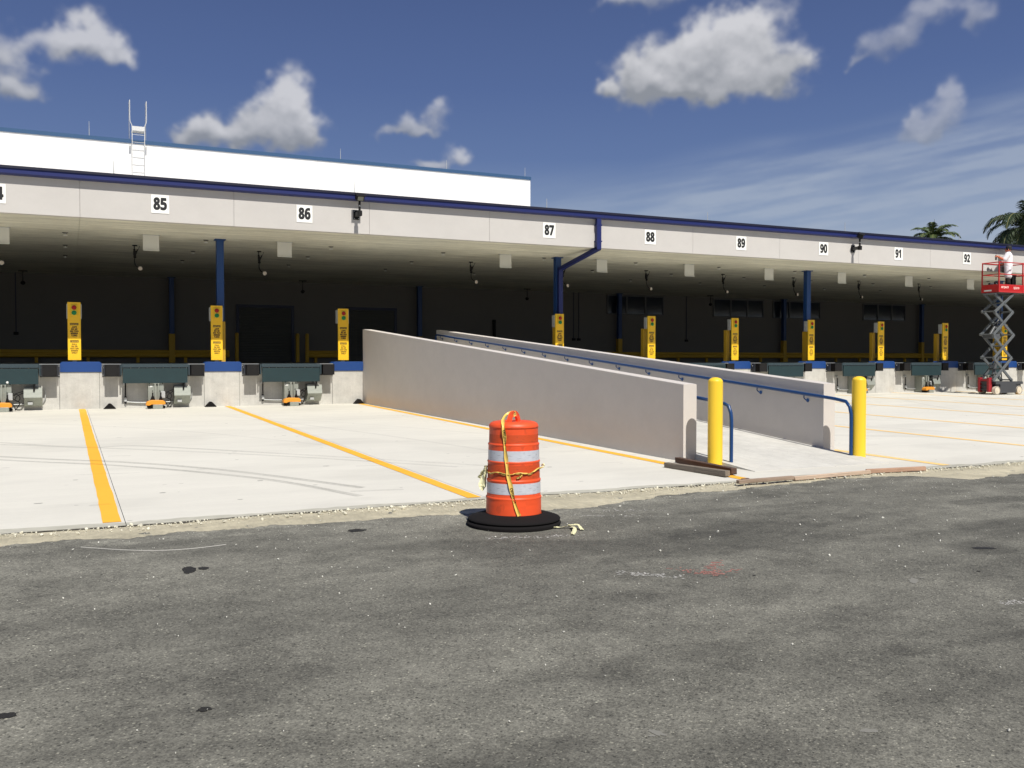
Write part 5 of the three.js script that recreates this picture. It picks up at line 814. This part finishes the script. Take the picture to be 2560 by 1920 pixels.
  const head = part('head', capsules([[0, 1.665, 0.005, 0, 1.69, 0.01, 0.088, 0.092], [0, 1.6, -0.035, 0, 1.64, -0.04, 0.052, 0.065], [0, 1.52, 0.005, 0, 1.6, 0, 0.055, 0.055], [0, 1.655, -0.098, 0, 1.628, -0.118, 0.009, 0.014], [-0.03, 1.672, -0.092, 0.03, 1.672, -0.092, 0.014, 0.014], [0, 1.575, -0.08, 0, 1.575, -0.082, 0.026, 0.026], [-0.022, 1.597, -0.09, 0.022, 1.597, -0.09, 0.011, 0.011], [-0.094, 1.66, 0.012, -0.1, 1.635, 0.012, 0.014, 0.011], [0.094, 1.66, 0.012, 0.1, 1.635, 0.012, 0.014, 0.011]], 0.17, [0, 1.63, -0.01], 64, 0.018), skin, t);
  part('eye', join([sphere(-0.032, 1.652, -0.083, 0.013), sphere(0.032, 1.652, -0.083, 0.013)]), std(0.7, 0.68, 0.65, 0.3), head); part('hair', join([lathe([[0.098, -0.05], [0.1, 0.0], [0.099, 0.02]], 28).scale(1, 1, 1.05).translate(0, 1.675, 0.014)]), std(0.015, 0.01, 0.008, 0.7), head);
  part('cap', join([lathe([[0.102, 0.0], [0.103, 0.03], [0.094, 0.07], [0.07, 0.098], [0.035, 0.11], [0, 0.112]], 32).scale(1, 1, 1.08).translate(0, 1.695, 0.01), new THREE.CylinderGeometry(0.085, 0.085, 0.008, 28, 1, false, -Math.PI / 2, Math.PI).scale(1, 1, 1.35).rotateY(Math.PI).translate(0, 1.70, -0.075)]), std(0.012, 0.012, 0.014, 0.8), head);
  part('shirt', capsules([[0, 0.98, 0, 0, 1.36, 0.0, 0.195, 0.20, 0.74], [-0.16, 1.43, 0, 0.16, 1.43, 0, 0.095, 0.095], [0, 1.44, 0, 0, 1.53, -0.005, 0.085, 0.072], [-0.21, 1.43, 0, -0.285, 1.26, -0.09, 0.10, 0.095], [0.21, 1.43, 0, 0.275, 1.2, -0.05, 0.10, 0.092], [-0.04, 1.01, 0.02, 0.06, 0.98, 0.01, 0.17, 0.16, 0.75]], 0.62, [0, 1.22, 0], 84, 0.04), cloth, t);
  part('shorts', capsules([[-0.05, 0.98, 0, 0.05, 0.98, 0, 0.155, 0.155, 0.8], [-0.095, 0.92, 0, -0.12, 0.63, -0.005, 0.125, 0.105], [0.095, 0.92, 0, 0.13, 0.62, -0.01, 0.125, 0.108], [-0.12, 0.63, 0, -0.12, 0.60, -0.005, 0.108, 0.096], [0.13, 0.62, 0, 0.13, 0.59, -0.01, 0.108, 0.096]], 0.5, [0, 0.85, 0], 76, 0.03), cloth, t);
  part('dark_lower_legs', capsules([[-0.11, 0.66, 0, -0.115, 0.48, -0.005, 0.075, 0.07], [-0.115, 0.48, -0.005, -0.122, 0.1, 0.03, 0.07, 0.058], [0.12, 0.66, 0, 0.125, 0.48, -0.015, 0.075, 0.07], [0.125, 0.48, -0.015, 0.132, 0.1, 0.02, 0.07, 0.058]], 0.36, [0, 0.38, 0], 56, 0.015), std(0.022, 0.014, 0.012, 0.9), t);  // dark layer over both legs between shorts and boots
  for (const [x, z] of [[-0.125, 0.03], [0.135, 0.02]]) part('boot', capsules([[x, 0.12, z, x, 0.1, z, 0.056, 0.056], [x, 0.075, z + 0.02, x, 0.062, z - 0.16, 0.05, 0.04]], 0.2, [x, 0.09, z - 0.06], 44, 0.03), std(0.03, 0.02, 0.015, 0.7), t);
  // tool in the left hand, standing up from the fist
  const w = new THREE.Vector3(-0.64, 1.36, -0.325).applyAxisAngle(V(0, 1, 0), 26.7 * R).add(V(33.56, 4.0, 2.5));
  const s = thing('spray_can', 'dark spray can held in the outstretched left hand on the lift', 'spray can', [w.x, w.y - 0.15, w.z]);
  part('can', lathe([[0, 0], [0.031, 0.0], [0.033, 0.008], [0.033, 0.16], [0.026, 0.18], [0.012, 0.185], [0, 0.185]], 24), std(0.05, 0.045, 0.04, 0.4), s); part('nozzle', lathe([[0, 0.183], [0.011, 0.183], [0.011, 0.205], [0, 0.207]], 14), M.black, s);
}
// ---------------------------------------------------------------- palms beyond the building
{
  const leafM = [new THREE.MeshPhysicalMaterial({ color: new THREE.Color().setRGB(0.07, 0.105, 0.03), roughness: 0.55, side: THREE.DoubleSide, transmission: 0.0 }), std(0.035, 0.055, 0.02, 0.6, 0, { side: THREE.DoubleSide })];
  const trunkM = new THREE.MeshStandardMaterial({ color: new THREE.Color().setRGB(0.30, 0.27, 0.23), map: rep(castTex, 0.6), roughness: 0.95 }), ribM = std(0.20, 0.19, 0.07, 0.6, 0, { side: THREE.DoubleSide });
  const palm = (label, x, z, h, len, n, seed, mat, droop, spear) => {
    const r = rng(seed), t = thing('palm_tree', label, 'palm tree', [x, -0.35, z], 0);
    part('trunk', lathe([[0.34, 0], [0.27, 0.6], [0.2, h * 0.3], [0.21, h * 0.6], [0.16, h - 1.3], [0.14, h - 0.2], [0, h]], 18), trunkM, t);
    part('crown_shaft', lathe([[0.15, h - 1.4], [0.17, h - 1.0], [0.12, h - 0.1], [0.06, h + 0.1], [0, h + 0.12]], 16), std(0.10, 0.16, 0.05, 0.5), t);
    for (let f = 0; f < n; f++) {
      const az = f * 2.39996 + r() * 0.4, up = 1.25 - 1.55 * (f / n) + (r() - 0.5) * 0.25, L = len * (0.8 + r() * 0.3), P = [], dir = V(Math.cos(az), 0, Math.sin(az)); let p = V(0, h, 0), a = up; const m = 26;
      for (let i = 0; i <= m; i++) { P.push(p.clone()); a -= droop * (0.25 + i / m) / m * 2; p = p.clone().addScaledVector(dir, Math.cos(a) * L / m).add(V(0, Math.sin(a) * L / m, 0)); }
      const cv = new THREE.CatmullRomCurve3(P), pos = [], q = 64, side = V(-Math.sin(az), 0, Math.cos(az));
      const fr = part('frond', new THREE.TubeGeometry(cv, 26, 0.022, 5, false), ribM, t);
      for (let i = 3; i < q; i++) for (const s of [-1, 1]) {
        const u = i / q, c = cv.getPoint(u), T = cv.getTangent(u), ll = len * 0.24 * Math.sin(Math.PI * (0.12 + 0.86 * u)) * (0.8 + r() * 0.4), lift = (r() - 0.35) * 0.7, d = side.clone().multiplyScalar(s * 0.8).addScaledVector(T, 0.55 + 0.3 * r()).add(V(0, lift * 0.5, 0)).normalize(), w = T.clone().multiplyScalar(0.03 + 0.02 * r());
        const e1 = c.clone().addScaledVector(d, ll * 0.55).add(V(0, -0.03 * ll, 0)), e2 = c.clone().addScaledVector(d, ll).add(V(0, -0.35 * ll, 0));
        for (const v of [c.clone().add(w), e1.clone().add(w), e1.clone().sub(w), c.clone().add(w), e1.clone().sub(w), c.clone().sub(w), e1.clone().add(w), e2, e1.clone().sub(w)]) pos.push(v.x, v.y, v.z);
      }
      const g = new THREE.BufferGeometry(); g.setAttribute('position', new THREE.Float32BufferAttribute(pos, 3)); g.computeVertexNormals(); const lf = part('leaflets', g, mat, fr); lf.userData.kind = 'stuff';
    }
    if (spear) part('spear_leaf', rod([0, h, 0], [0.08 * spear, h + spear, 0], 0.05, 0.012, 6), leafM[0], t);
    return t;
  };
  const far = (d, vx, vz, py) => [d * vx, 27.51 + d * vz];
  const A = far(98, 0.761, -0.648), B = far(74, 0.8118, -0.5840), C = far(112, 0.783, -0.622);
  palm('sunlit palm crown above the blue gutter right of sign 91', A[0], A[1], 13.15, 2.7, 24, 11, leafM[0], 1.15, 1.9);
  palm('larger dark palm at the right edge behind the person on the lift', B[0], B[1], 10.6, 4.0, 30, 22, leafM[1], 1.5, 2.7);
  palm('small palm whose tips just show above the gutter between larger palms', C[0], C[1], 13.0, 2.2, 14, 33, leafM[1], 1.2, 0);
}

renderer.render(scene, camera);
